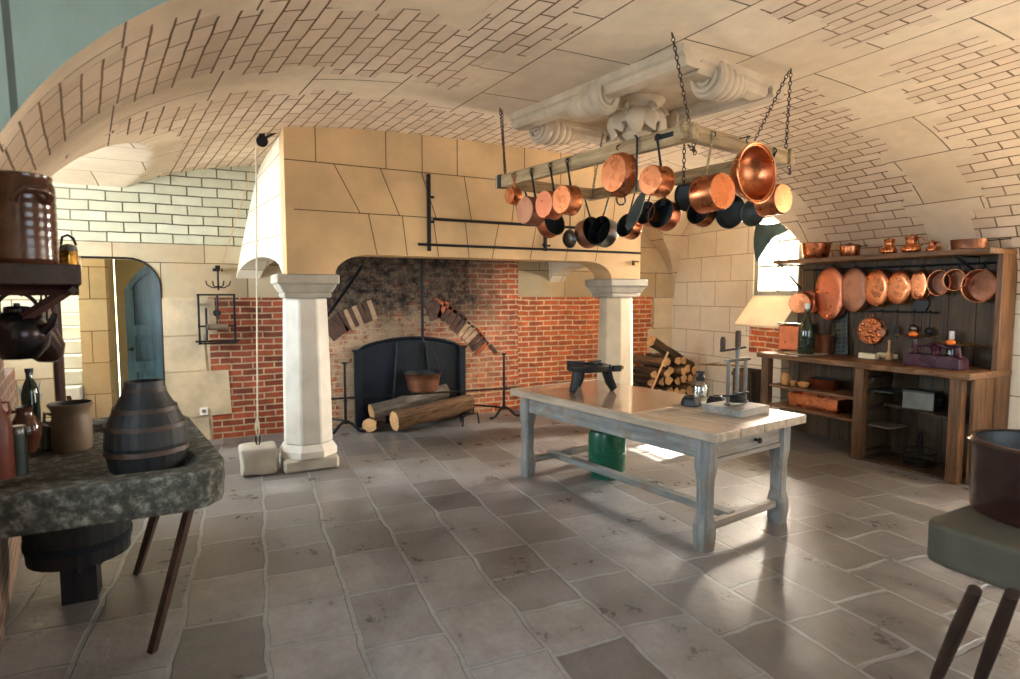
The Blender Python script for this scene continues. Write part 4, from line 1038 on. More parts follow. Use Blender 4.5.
def jug(label, px, w_, h_, handle=True):
    p = on_shelf(px); k = kk(p); t = thing('copper_jug', label, 'jug', p, 0, GU); w_ *= k; h_ *= k
    b = nb(); prof = [(0, 0), (w_*.62, 0), (w_*.70, h_*.05), (w_*.98, h_*.16), (w_, h_*.28), (w_*.86, h_*.42), (w_*.58, h_*.55), (w_*.52, h_*.66), (w_*.60, h_*.80), (w_*.66, h_*.97), (w_*.68, h_)]
    pr, mi = shell(prof, .003); lathe(b, pr, 32, mis=mi); obj('body', b, ['copper', 'copper_dull'], t)
    if handle:
        b = nb(); tube(b, [(0, -w_*.55, h_*.85), (0, -w_*1.0, h_*.95), (0, -w_*1.45, h_*.75), (0, -w_*1.35, h_*.5), (0, -w_*.85, h_*.36)], .006, 8); obj('handle', b, 'copper', t)
    b = nb(); lathe(b, [(0, h_*.98), (w_*.55, h_*.98), (w_*.5, h_*1.03), (w_*.12, h_*1.1), (w_*.12, h_*1.16), (0, h_*1.2)], 20); obj('lid', b, 'copper_dull', t)
jug('round bellied copper jug without a handle in sight, left of the handled jug', 889, 7.6, 15, False)
jug('copper jug with a big looped handle, tallest of the three on the top shelf', 911, 8.6, 16.5)
jug('smallest copper jug on the top shelf, right of the handled jug', 932, 5.4, 10.5)
p = on_shelf(969); k = kk(p); t = thing('copper_pan', 'wide shallow copper pan with long handle at the right end of the top shelf', 'pan', p, R(8), GU)
b = nb(); pr, mi = shell([(0, 0), (13.5*k, 0), (14.5*k, .008), (15.6*k, 9.4*k), (16*k, 10*k)], .004); lathe(b, pr, 36, mis=mi); obj('pan_body', b, ['copper_dull', 'copper'], t)
b = nb(); tube(b, [(0, -15*k, 8*k), (0, -24*k, 8.4*k), (0, -33*k, 8.8*k)], .010, 8, flat=(1.4, .5)); obj('handle', b, 'iron', t)

# copper hung on the back panel
GB = 'copper hung on the dresser back'
def wall_pan(name, label, cat, px, py, rpx, D, outer='copper', inner='tin', X=None, hm='ring', turn=0, sq=1.0, flip=False, face=None, rail=SZ-.09):
    X = X or BX-.09-D/2; q = wx(px, py, X); k = kk(q); Rm = rpx*k
    t = thing(name, label, cat, (X, q.y, rail), -PI/2+turn, GB)     # base looks to -X
    L = rail-q.z; y0, y1 = -D/2, D/2; b = nb()
    pr, mi = shell([(0, y0+.003), (Rm*.6, y0), (Rm*.92, y0+.002), (Rm*.99, y0+.01), (Rm, y1-.004), (Rm+.006, y1)], .004)
    if face: pr, mi = face(Rm, y0, y1)
    lathe(b, pr, 40, axis='Y', mis=mi); 
    if flip: bmesh.ops.rotate(b, cent=(0, 0, 0), matrix=Matrix.Rotation(PI, 3, 'Z'), verts=b.verts)
    for v in b.verts: v.co.x *= sq
    bmesh.ops.translate(b, vec=(0, 0, -L), verts=b.verts); obj('pan_body', b, [outer, inner], t)
    b = nb(); zr = -L+Rm
    if hm == 'ring':
        tube(b, [(.018*math.sin(a), y1-.01, zr+.012+.018*math.cos(a)) for a in [2*PI*i/14 for i in range(14)]], .004, 6, closed=True); tube(b, [(0, y1-.01, zr+.02), (0, 0.0, .008), (0, -.012, .0)], .004, 6)
    else:
        tube(b, [(0, y1-.02, zr-.02), (0, y1-.02, zr+.05), (0, .02, -.02), (0, .0, .012)], .010, 8, flat=(1.2, .5))
    obj('handle', b, 'iron' if hm != 'brassbar' else 'brass', t)
    return t
wall_pan('hanging_copper_tray', 'largest oval copper pan hung on the dresser, at the left of the row', 'pan', 831, 293.5, 26.5, .08, 'copper_red', sq=.62)
wall_pan('hanging_copper_tray', 'second largest oval copper pan in the dresser row, dull face', 'pan', 855, 290, 22, .08, 'copper_dull', sq=.68)
wall_pan('hanging_copper_tray', 'third copper pan of the dresser row, brassy face', 'pan', 878, 288, 18.5, .08, 'copper', sq=.70)
wall_pan('hanging_copper_tray', 'fourth copper pan of the dresser row, above the scale', 'pan', 900, 287.5, 17, .08, 'copper', sq=.70)
wall_pan('hanging_copper_tray', 'fifth and narrow bright copper pan of the dresser row', 'pan', 920, 285, 15, .07, 'copper', sq=.56)
wall_pan('hanging_copper_mould', 'round copper mould with dark hollow centre, left of the small mould', 'mould', 941, 283, 12, .09, 'copper', 'copper_dull', flip=True, sq=.85)
wall_pan('hanging_copper_mould', 'small copper mould beside the shelf bracket', 'mould', 957, 280, 10, .09, 'copper', 'copper_dull', flip=True)
wall_pan('hanging_copper_pan', 'dull brown copper pan with bright rim, last of the row beside the upright', 'pan', 982, 286, 16, .10, 'copper', 'copper_dull', flip=True, turn=R(-6))
wall_pan('hanging_saucepan', 'small copper saucepan on a brass handle at the left end of the dresser', 'saucepan', 801, 303, 10.5, .12, 'copper', hm='brassbar', X=6.12, turn=R(20))
wall_pan('hanging_saucepan', 'copper saucepan in the shade between the left end and the largest oval pan', 'saucepan', 812, 302, 11.5, .12, 'copper_red', hm='brassbar', X=6.28, turn=R(10))
# dimpled escargot pan
def esc():
    X = BX-.05; q = wx(871, 331, X); k = kk(q); Rm = 13.5*k
    t = thing('dimpled_copper_pan', 'round copper pan with dimples hung above the counter under the dresser row', 'pan', (X, q.y, q.z+Rm+.05), -PI/2, GB); L = Rm+.05
    b = nb(); pr, mi = shell([(0, .0), (Rm*.95, 0), (Rm, .03), (Rm+.006, .034)], .003); lathe(b, pr, 40, axis='Y', mis=mi); bmesh.ops.translate(b, vec=(0, -.02, -L), verts=b.verts); obj('pan_body', b, ['copper', 'copper'], t)
    for r_, n in ((0, 1), (.40, 5), (.75, 9)):
        for i in range(n):
            a = 2*PI*i/n+.3; b = nb(); lathe(b, [(Rm*.17, 0), (Rm*.14, -.012), (Rm*.06, -.018), (0, -.018)], 14, axis='Y'); bmesh.ops.translate(b, vec=(Rm*r_*math.cos(a), -.0195, -L+Rm*r_*math.sin(a)), verts=b.verts); obj('dimple', b, 'copper', t)
    b = nb(); tube(b, [(.016*math.sin(a), .0, -.03+.02*math.cos(a)) for a in [2*PI*i/14 for i in range(14)]], .005, 6, closed=True); obj('hanging_loop', b, 'copper', t)
esc()
# utensil rail and what hangs from it
rz_ = wx(905, 312, BX-.06); ra = wx(868, 311, BX-.06).y; rb = wx(938, 314, BX-.06).y
b = nb(); tube(b, [(BX-.06, ra, rz_.z), (BX-.06, rb, rz_.z)], .009, 8)
for y in (ra-.03, rb+.03): tube(b, [(BX-.06, y, rz_.z), (BX-.025, y, rz_.z)], .007, 6)
tag(obj('utensil_rail', b, 'iron_blue'), 'short blue grey iron rail carrying ladles above the scale', 'rail')
def rail_tool(label, px, L, kind, m='steel', cat='ladle'):
    q = wx(px, 313, BX-.075); t = thing('hanging_'+kind, label, cat, (BX-.075, q.y, rz_.z+.01), -PI/2, 'utensils on the short rail')
    b = nb(); tube(b, [(0, -.012, -.012), (0, .0, .012), (0, .016, .0), (0, .005, -.04), (0, 0, -L)], .006, 8); obj('handle', b, 'iron', t)
    b = nb()
    if kind == 'ladle': pr, mi = shell([(0, -.03), (.02, -.027), (.036, -.012), (.042, .0)], .003); lathe(b, pr, 24, axis='Y', mis=mi, c=(0, 0, -L-.035))
    elif kind == 'skimmer': lathe(b, [(0, 0), (.045, .0), (.047, .006), (0, .004)], 24, (0, 0, -L-.04), 'Y')
    else: prism(b, [(-.02, -L), (.02, -L), (.034, -L-.06), (.03, -L-.12), (-.03, -L-.12), (-.034, -L-.06)], .006, 'XZ', -.003)
    obj('bowl' if kind != 'spatula' else 'blade', b, [m, m], t)
rail_tool('copper skimmer, left of the tools on the short rail', 882, .19, 'skimmer', 'copper_dull', 'skimmer')
rail_tool('iron spatula hanging second on the short rail', 897, .15, 'spatula', 'iron', 'spatula')
rail_tool('steel ladle hanging third on the short rail', 914, .14, 'ladle', 'steel')
rail_tool('small dark ladle at the right end of the short rail', 930, .16, 'ladle', 'iron')
q = wx(921, 302, BX-.05)
b = nb(); prism(b, [(-.06, .05), (.06, .05), (.075, -.02), (.04, -.09), (-.04, -.09), (-.075, -.02)], .012, 'XZ', 0); tube(b, [(0, .004, .05), (0, .004, .16)], .008, 8)
tag(obj('hanging_scoop', b, 'black', loc=(BX-.05, q.y, q.z), rz=-PI/2), 'black iron shovel blade hung under the narrow bright pan', 'scoop')

# on the counter
GC = 'things on the dresser counter'
def ctr(px, py, X=None):
    if X is None: return wz(px, py, CZ+.001)
    q = wx(px, py, X); return Vector((X, q.y, CZ+.001))
p = ctr(806, 350, 5.98); k = kk(p)
vessel('plate', 'thin pale plate under the dark wine bottle', 'plate', p, [(0, 0), (11*k, 0), (19*k, .008), (20*k, .014), (19*k, .014), (11*k, .006), (0, .006)], 'beige_plate', 40)
p2 = p+Vector((0, 0, .007)); t = thing('wine_bottle', 'dark green wine bottle with pale top standing on the plate', 'bottle', p2)
b = nb(); lathe(b, [(0, 0), (7.4*k, 0), (7.9*k, .01), (7.9*k, 22*k), (7*k, 27*k), (4.2*k, 34*k), (2.6*k, 39*k), (2.3*k, 46*k), (0, 46*k)], 32); obj('body', b, 'bottle', t)
b = nb(); lathe(b, [(2.5*k, 45*k), (2.5*k, 50*k), (0, 50.5*k)], 20, cap0=True); obj('cork', b, 'white', t)
p = ctr(795, 345, 6.22); k = kk(p); t = thing('stock_pot', 'rectangular copper fish kettle with lid behind the wine bottle', 'pot', p, R(6))
b = nb(); box(b, (0, 0, 13*k), (.20, 27*k, 26*k), bevel=.02); obj('body', b, 'copper_red', t)
b = nb(); box(b, (0, 0, 27.2*k), (.215, 28.5*k, .016), bevel=.006); obj('lid', b, 'steel', t)
b = nb(); tube(b, [(-.02, 13.5*k, 20*k), (-.02, 18*k, 21*k), (.04, 18*k, 21*k), (.04, 13.5*k, 20*k)], .006, 8); obj('handle', b, 'steel', t)
p = ctr(824, 348, 6.24); k = kk(p)
t = thing('copper_pot', 'small copper pot in the shade right of the wine bottle', 'pot', p)
b = nb(); pr, mi = shell([(0, 0), (8.5*k, 0), (9*k, .01), (9*k, 19*k), (9.4*k, 19.5*k)], .004); lathe(b, pr, 28, mis=mi); obj('body', b, ['copper_dull', 'tin_dark'], t)
b = nb(); tube(b, [(0, -9*k, 17*k), (0, -13*k, 17*k), (0, -13*k, 13*k), (0, -9*k, 13*k)], .005, 8); obj('handle', b, 'iron', t)
# grid mould leaning on the back panel
q = wx(844, 333, BX-.06); p = Vector((BX-.12, q.y, CZ)); k = kk(p)
t = thing('wafer_mould', 'dark perforated mould plate leaning against the dresser back', 'mould', p, 0); 
b = nb(); w_, h_ = 17*k, 41*k; box(b, (0, 0, h_/2), (.014, w_, h_), bevel=.004); bmesh.ops.rotate(b, cent=(0, 0, 0), matrix=Matrix.Rotation(R(10), 3, 'Y') @ Matrix.Rotation(R(-9), 3, 'X'), verts=b.verts); pl = obj('plate', b, 'tin', t)
b = nb()
for i in range(9):
    for j in range(3): box(b, (-.008, (j-1)*w_*.27, h_*(.08+.105*i)), (.004, w_*.17, h_*.055), bevel=.001)
bmesh.ops.rotate(b, cent=(0, 0, 0), matrix=Matrix.Rotation(R(10), 3, 'Y') @ Matrix.Rotation(R(-9), 3, 'X'), verts=b.verts); obj('cell', b, 'black', pl)
# two soap blocks
for px, lab in ((868.5, 'left one of two cream blocks lying in front of the dimpled pan'), (887, 'right one of two cream blocks, nearer the scale')):
    p = ctr(px, 358.5); k = kk(p); b = nb(); box(b, (0, 0, .028), (.07, 17*k*1.05, .055), bevel=.006); tag(obj('cream_block', b, 'cream', loc=p, rz=R(-4)), lab, 'block', 'cream blocks on the counter')
# pestle like wooden tool
p = ctr(889, 352, 6.25); k = kk(p); vessel('wooden_pestle', 'pale wooden pestle standing behind the cream blocks', 'pestle', p, [(0, 0), (.03, 0), (.036, .03), (.026, .06), (.012, .09), (.011, .17), (.016, .2), (0, .205)], 'log_end', 20)
# scale
p = ctr(935, 363, 5.98); k = kk(p); sc = thing('kitchen_scale', 'purple enamelled balance scale with two brass pans on the counter', 'scale', p, R(-3))
b = nb(); prism(b, [(-27*k, 0), (27*k, 0), (26*k, 10*k), (22*k, 12.5*k), (-22*k, 12.5*k), (-26*k, 10*k)], .15, 'YZ', -.075); obj('base', b, 'purple', sc).modifiers.new('b', 'BEVEL').width = .005
b = nb(); tube(b, [(0, 20*k, 19*k), (0, 8*k, 21*k), (0, 0, 24*k), (0, -8*k, 21*k), (0, -20*k, 19*k)], [.008, .014, .018, .014, .008], 10); box(b, (0, 0, 16*k), (.05, .07, 12*k), bevel=.006); lathe(b, [(.05, 12*k), (.035, 16*k), (.05, 20*k), (.02, 24*k), (0, 25*k)], 18); obj('beam', b, 'purple', sc)
for s_, zz in ((1, 29*k), (-1, 23*k)):
    b = nb(); lathe(b, [(.05, 11.5*k), (.03, 14*k), (.022, zz-.02), (.035, zz-.003)], 16, (0, s_*20*k, 0)); obj('column', b, 'purple', sc)
    b = nb(); tube(b, [(0, s_*20*k, 12*k), (0, s_*20*k, zz)], .008, 8); tube(b, [(0, s_*20*k-.05, zz-.012), (0, s_*20*k+.05, zz-.012)], .006, 8); obj('pan_support', b, 'iron', sc)
    b = nb(); pr, mi = shell([(0, 0), (13*k, .002), (19*k, .012), (20*k, .016)], .003); lathe(b, pr, 36, mis=mi, c=(0, s_*20*k, zz)); obj('pan', b, ['brass', 'brass'], sc)
    q = Vector((p.x, p.y, p.z))+Matrix.Rotation(R(-3), 3, 'Z') @ Vector((-.02, s_*20*k+(.01 if s_ > 0 else .05), zz+.005))
    vessel('orange', 'orange fruit half on the left pan of the scale' if s_ > 0 else 'orange fruit half on the right pan of the scale', 'fruit', q, [(0, 0), (.026, .002), (.038, .016), (.036, .030), (.022, .043), (0, .047)], 'orange_fruit', 24)
p = ctr(951, 352, 6.27); k = kk(p); t = thing('small_bottle', 'slim dark bottle with white neck behind the right pan of the scale', 'bottle', p)
b = nb(); lathe(b, [(0, 0), (4*k, 0), (4*k, 19*k), (2*k, 26*k), (2*k, 30*k), (0, 30*k)], 20); obj('body', b, 'bottle', t)
b = nb(); lathe(b, [(2.4*k, 26*k), (2.4*k, 34*k), (0, 34.5*k)], 16, cap0=True); obj('neck_wrap', b, 'white', t)

# inside the dresser
def dsh(px, z, dx=.16): q = wx(px, 395, FX+dx); return Vector((FX+dx, q.y, z+.002))
p = dsh(785, zs1); k = kk(p); t = thing('barrel_jar', 'small ochre barrel shaped jar with lid on the dresser shelf', 'jar', p)
b = nb(); lathe(b, [(0, 0), (4*k, 0), (5*k, 4*k), (4.8*k, 8*k), (3.8*k, 10.5*k), (0, 10.5*k)], 24); obj('body', b, 'ochre', t)
b = nb(); lathe(b, [(4*k, 10.5*k), (4*k, 11.6*k), (1.2*k, 12.5*k), (0, 13*k)], 24, cap0=True); obj('lid', b, 'ochre', t)
for px, r_, lab in ((793, 3.8, 'smaller of two ochre bowls, next to the barrel jar'), (803, 5.6, 'larger of two ochre bowls, beside the oval copper pan')):
    p = dsh(px, zs1, .14); k = kk(p); pr, mi = shell([(0, 0), (r_*.6*k, 0), (r_*.95*k, 2.4*k), (r_*k, 4.6*k)], .004); vessel('ochre_bowl', lab, 'bowl', p, pr, ['ochre', 'ochre'], 28, 'ochre bowls on the dresser shelf', mis=mi)
p = dsh(824, zs1, .27); k = kk(p); t = thing('oval_copper_pan', 'oval copper pan with wavy rim on the upper inner shelf', 'pan', p, 0)
b = nb(); pr, mi = shell([(0, 0), (.10, 0), (.115, .02), (.125, 9.5*k), (.13, 10*k)], .004); lathe(b, pr, 36, mis=mi, sy=1.25); obj('pan_body', b, ['copper_red', 'tin_dark'], t)
b = nb(); tube(b, [(-.03, .16, 8*k), (-.03, .20, 9*k), (.03, .20, 9*k), (.03, .16, 8*k)], .006, 8); obj('handle', b, 'copper_dull', t)
p = dsh(819, zs2, .25); k = kk(p); t = thing('copper_roasting_tray', 'long bright copper roasting tray with flat lug handle on the lower inner shelf', 'tray', p, 0)
b = nb(); L_ = .60; H_ = 13*k
o1 = [(-.12, -L_/2), (.12, -L_/2), (.12, L_/2), (-.12, L_/2)]
lo = [b.verts.new((x*.9, y*.95, .0)) for x, y in o1]; hi = [b.verts.new((x, y, H_)) for x, y in o1]; hi2 = [b.verts.new((x*.96, y*.985, H_)) for x, y in o1]; lo2 = [b.verts.new((x*.87, y*.93, .006)) for x, y in o1]
b.faces.new(lo[::-1]); b.faces.new(lo2)
for i in range(4):
    j = (i+1) % 4; b.faces.new([lo[i], lo[j], hi[j], hi[i]]); b.faces.new([hi[i], hi[j], hi2[j], hi2[i]]); b.faces.new([hi2[i], hi2[j], lo2[j], lo2[i]])
obj('tray_body', b, 'copper', t)
b = nb(); tube(b, [(-.04, L_/2-.01, H_-.005), (-.04, L_/2+.05, H_+.02), (.04, L_/2+.05, H_+.02), (.04, L_/2-.01, H_-.005)], .007, 8); obj('handle', b, 'copper', t)
p = wx(922, 400, FX+.31); p.z = zs3+.002; k = kk(p); t = thing('metal_box', 'grey green metal box with lid on the right inner shelf', 'box', p, R(4))
b = nb(); box(b, (0, 0, 9*k), (.17, 29*k, 18*k), bevel=.01); obj('body', b, 'steel', t)
b = nb(); box(b, (0, 0, 18.6*k), (.178, 30*k, .012), bevel=.004); obj('lid', b, 'tin', t)
b = nb(); tube(b, [(-.03, -14.5*k, 12*k), (-.03, -18*k, 12*k), (.03, -18*k, 12*k), (.03, -14.5*k, 12*k)], .005, 8); obj('handle', b, 'iron', t)
for (px, z, lab) in ((868, .693, 'thin dark tray lying on a ledge in the middle of the dresser'), (868, .343, 'flat pale board on a low ledge in the middle of the dresser')):
    b = nb(); q = Vector((FX+.27, 3.52, z)); box(b, (0, 0, .009), (.30, .24, .014), bevel=.003); tag(obj('flat_tray', b, 'stoneware' if z < .5 else 'tin', loc=q), lab, 'tray')
# bread peel box: wire basket on the floor
p = wz(893, 461); p.x = max(p.x, FX+.24); p.y = 3.22; p.z = .027; t = thing('wire_basket', 'dark iron wire basket with upright handle on the floor under the dresser', 'basket', p, R(20)); k = kk(p); r_ = 21*k
for z, rr in ((.012, .8), (.07, .95), (.13, 1.0)):
    b = nb(); tube(b, [(r_*rr*math.cos(2*PI*i/32), r_*rr*.7*math.sin(2*PI*i/32), z) for i in range(32)], .006, 6, closed=True); obj('hoop', b, 'iron', t)
for i in range(10):
    a = 2*PI*i/10; b = nb(); tube(b, [(r_*.8*math.cos(a), r_*.56*math.sin(a), .012), (r_*.95*math.cos(a), r_*.665*math.sin(a), .07), (r_*math.cos(a), r_*.7*math.sin(a), .13)], .004, 6); obj('wire', b, 'iron', t)
b = nb(); tube(b, [(-r_*.9, 0, .13), (-r_*.3, 0, .27), (-.02, 0, .30), (.10, 0, .30), (r_*.9, 0, .13)], .007, 8); obj('handle', b, 'iron', t)
for i in range(6):
    b = nb(); y = r_*.5*(i-2.5)/2.5; tube(b, [(-r_*.6, y, .012), (r_*.6, y, .012)], .004, 6); obj('bottom_wire', b, 'iron', t)

# crate and paddle rod between window wall and dresser
p = wz(752, 420); p = Vector((6.12, 5.25, 0))
q = wx(748, 369, 6.12); p = Vector((6.12, q.y, 0)); t = thing('wooden_bin', 'plain wooden bin on the floor between the dresser and the window', 'bin', p, 0)
hgt = zat(p, 369)
b = nb()
for s_ in (-1, 1): box(b, (s_*.115, 0, hgt/2), (.02, .26, hgt), bevel=.003)
for s_ in (-1, 1): box(b, (0, s_*.135, hgt/2), (.21, .02, hgt), bevel=.003)
box(b, (0, 0, .02), (.21, .25, .02)); obj('body', b, 'oak_back', t)
for z in (hgt-.06, .12):
    b = nb(); box(b, (-.132, 0, z), (.012, .28, .05)); obj('batten', b, 'oak_z', t)
A_ = wx(698, 364, 6.36); B_ = wx(746, 366, 6.34)
b = nb(); tube(b, [A_, B_], .014, 10)
for v in (A_.lerp(B_, .1), A_.lerp(B_, .9)): tube(b, [v, v+Vector((.4, .02, 0))], .008, 6)
tag(obj('wall_mounted_bar', b, 'wood_rack'), 'thin wooden bar fixed low along the bright wall behind the press', 'bar')

# ------------------------------------------------------------------ hearth furniture
FB = 7.44
t = thing('cast_iron_fireback', 'dark blue black cast iron fireback with arched top against the chimney wall', 'fireback', wy(410, 418, FB).xyz); t.location.z = 0; o_ = Vector(t.location)
def fbp(px, py): v = wy(px, py, FB); return (v.x-o_.x, max(v.z, 0))
xL, xR = fbp(358, 400)[0], fbp(461, 400)[0]; zt = fbp(410, 338)[1]; zsd = fbp(358, 352)[1]
out = [(xL, 0), (xR, 0), (xR, zsd)]+[(lerp(xR, xL, v), zsd+(zt-zsd)*max(0, math.sin(PI*v))**.6) for v in [i/16 for i in range(1, 16)]]+[(xL, zsd)]
b = nb(); prism(b, out, .04, 'XZ', -.0); obj('plate', b, 'iron_blue', t)
for x0 in (xL, xR):
    b = nb(); box(b, (x0, -.03, zsd/2), (.09, .08, zsd), bevel=.008); box(b, (x0, -.03, zsd+.015), (.12, .10, .03), bevel=.005); obj('pilaster', b, 'iron_blue', t)
for v in (.36, .64):
    b = nb(); x0 = lerp(xL, xR, v); tube(b, [(x0+(.05 if v > .5 else -.05)*1.6, -.02, .0), (x0, -.02, zt-.06)], .03, 8, flat=(1, .5)); obj('rib', b, 'iron', t)
b = nb(); tube(b, [(x, -.01, z) for x, z in out[2:]], .022, 8); obj('border', b, 'iron_blue', t)
# trammel and cauldron
cY = 7.0; ctop = wy(423, 375, cY); k = kk(ctop)
t = thing('hanging_trammel', 'black iron trammel bar hanging down the chimney over the cauldron', 'trammel', (ctop.x, cY, 0))
zb_ = wy(423, 345, cY).z
b = nb(); box(b, (0, 0, (zb_+2.6)/2+.03), (.035, .014, 2.6-zb_-.06), bevel=.003); obj('bar', b, 'iron', t)
b = nb(); tube(b, [(0, 0, zb_+.06), (.03, 0, zb_+.01), (.02, 0, zb_-.03), (-.02, 0, zb_-.03), (-.03, 0, zb_)], .009, 8); obj('hook', b, 'iron', t)
b = nb()
for i in range(7): box(b, (.025, 0, zb_+.1+.09*i), (.03, .012, .014))
obj('teeth', b, 'iron', t)
t = thing('hanging_cauldron', 'copper cauldron with tall bail handle hung over the logs', 'cauldron', (ctop.x, cY, wy(423, 392, cY).z)); r_ = 18.5*k; h_ = 20*k
b = nb(); pr, mi = shell([(0, 0), (r_*.6, .004), (r_*.80, .03), (r_*.88, h_*.6), (r_*.95, h_*.9), (r_*1.06, h_)], .005); lathe(b, pr, 40, mis=mi); obj('body', b, ['copper_dull', 'tin_dark'], t)
b = nb(); tube(b, [(r_*.95*math.cos(a), 0, h_*.9+(zb_-.02-t.location.z-h_*.9)*math.sin(a)) for a in [PI*i/20 for i in range(21)]], .006, 8); obj('bail', b, 'iron', t)
# diagonal bar in the hood, spit rack on the hood front
A_ = wy(330, 312, 6.9); B_ = wy(362, 266, 6.2)
b = nb(); tube(b, [A_+(A_-B_)*.15, B_], .022, 8, flat=(1, .6)); tag(obj('wall_mounted_crane_stay', b, 'iron'), 'black iron stay slanting across the left side of the chimney opening', 'iron bar')
HYF = HY-.05
t = thing('hood_spit_rack', 'iron spit rack fixed to the hood front, two uprights and long rods', 'rack', (0, HYF, 0))
for px in (428.5, 545.5):
    a_ = wy(px, 174 if px < 500 else 186, HYF); c_ = wy(px, 251, HYF); b = nb(); box(b, (a_.x, .0, (a_.z+c_.z)/2), (.035, .03, a_.z-c_.z), bevel=.004)
    for v in (.3, .62, .92): box(b, (a_.x+.02, -.02, lerp(a_.z, c_.z, v)), (.05, .03, .02)); 
    for v in (.1, .9): box(b, (a_.x, .035, lerp(a_.z, c_.z, v)), (.02, .05, .02))
    obj('upright', b, 'iron', t)
for (x0, y0, x1) in ((432, 219.5, 640), (417, 244.5, 640)):
    a_ = wy(x0, y0, HYF); e_ = wy(x1, y0, HYF); b = nb(); tube(b, [(a_.x, -.035, a_.z), (e_.x-.02, -.035, a_.z)], .013, 8); obj('spit', b, 'iron', t)
b = nb(); q = wy(635, 263, HY-.004); box(b, (q.x, q.y-.006, q.z+.0), (.09, .012, .055)); box(b, (q.x+.015, q.y-.014, q.z-.01), (.06, .006, .03), mi=1)
tag(obj('wall_mounted_tag', b, ['black', 'yellow']), 'small black and yellow tag on the hood above the right pillar', 'tag')
# logs
def log(label, p, q, r, m, group, name='log', ends='log_end', seg=14, split=None):
    p, q = Vector(p), Vector(q); d = q-p; L = d.length; b = nb(); rr = random.Random(hash(label) % 999 if False else len(label)*7+int(abs(p.x)*1000)); rings = []
    off = [rr.uniform(.86, 1.1) for _ in range(seg)]; n = 7
    if split:
        for i in range(seg):
            a = 2*PI*i/seg
            if math.cos(a-split) < .1: off[i] *= .55
    for k_ in range(n+1):
        x = -L/2+L*k_/n; w_ = 1+.06*math.sin(k_*1.7+rr.random()*2); bx, bz = rr.uniform(-.05, .05)*r, rr.uniform(-.05, .05)*r
        rings.append([b.verts.new((x, bx+r*w_*off[i]*math.cos(2*PI*i/seg), bz+r*w_*off[i]*math.sin(2*PI*i/seg))) for i in range(seg)])
    for A, B in zip(rings, rings[1:]):
        for i in range(seg): f = b.faces.new([A[i], A[(i+1) % seg], B[(i+1) % seg], B[i]]); f.smooth = True; f.material_index = 0
    b.faces.new(rings[0]).material_index = 1; b.faces.new(rings[-1][::-1]).material_index = 1
    o = obj(name, b, [m, ends]); o.location = (p+q)/2
    o.rotation_euler = d.to_track_quat('X', 'Z').to_euler()
    return tag(o, label, 'log', group)
GL = 'logs in the hearth'
log('grey barked log lying at the back of the hearth below the cauldron', (1.75, 7.18, .22), (2.78, 7.30, .40), .095, 'bark_grey', GL)
log('thick pale brown log lying in front, its cut end towards the left andiron', (1.95, 6.86, .15), (2.98, 6.99, .27), .13, 'bark', GL)
log('short dark log behind the right end of the thick pale log', (2.45, 7.26, .12), (3.02, 7.24, .14), .10, 'bark_dark', GL)
log('stubby dark log end behind the thick pale log at its left', (1.70, 7.04, .09), (1.88, 7.32, .09), .085, 'bark_dark', GL)
# andirons
def andiron(label, px, py, top, flip):
    p = wz(px, py); t = thing('andiron', label, 'andiron', p, 0, 'andirons of the hearth'); h_ = zat(p, top)
    b = nb(); tube(b, [(0, 0, .12), (0, 0, h_-.02)], [.018, .013], 10); lathe(b, [(0, h_-.02), (.035, h_-.02), (.04, h_-.005), (.0, h_)], 12); lathe(b, [(.012, h_*.44), (.026, h_*.46), (.012, h_*.48)], 12); obj('post', b, 'iron', t)
    for s_ in (-1, 1):
        b = nb(); tube(b, [(0, 0, .16), (s_*.07, -.02, .12), (s_*.15, -.04, .035), (s_*.22, -.05, .02)], [.020, .018, .016, .02], 8); obj('foot', b, 'iron', t)
    b = nb(); tube(b, [(0, 0, .13), (-.03 if flip else .02, .14, .13), (-.30 if flip else -.16, .30, .15), (-.32 if flip else -.17, .31, .02)], .014, 8); obj('billet_bar', b, 'iron', t)
    b = nb(); tube(b, [(0, -.02, h_*.47), (0, -.06, h_*.44), (0, -.07, h_*.52)], .008, 8); obj('spit_hook', b, 'iron', t)
    return p
pa = andiron('tall iron andiron left of the logs by the pillar', 346, 434, 362, False)
pb = andiron('tall iron andiron right of the logs by the tiled hearth wall', 504, 418, 353, True)
b = nb(); za, zc_ = zat(pa, 397), zat(pb, 389); tube(b, [(pa.x-.25, pa.y-.05, za), (pb.x+.35, pb.y-.07, zc_+.01)], .012, 8); tag(obj('hanging_spit_rod', b, 'iron'), 'long thin spit rod resting across both andirons', 'spit')
p = wz(467, 424); t = thing('trivet', 'low black iron trivet on three legs beside the right andiron', 'trivet', p, R(15))
b = nb(); prism(b, [(-.13, -.09), (.13, -.07), (.0, .12)], .014, 'XY', .13); obj('top', b, 'iron', t)
for x, y in ((-.12, -.08), (.12, -.065), (0, .11)):
    b = nb(); tube(b, [(x, y, .13), (x*1.15, y*1.15, 0.0)], .009, 6); obj('leg', b, 'iron', t)
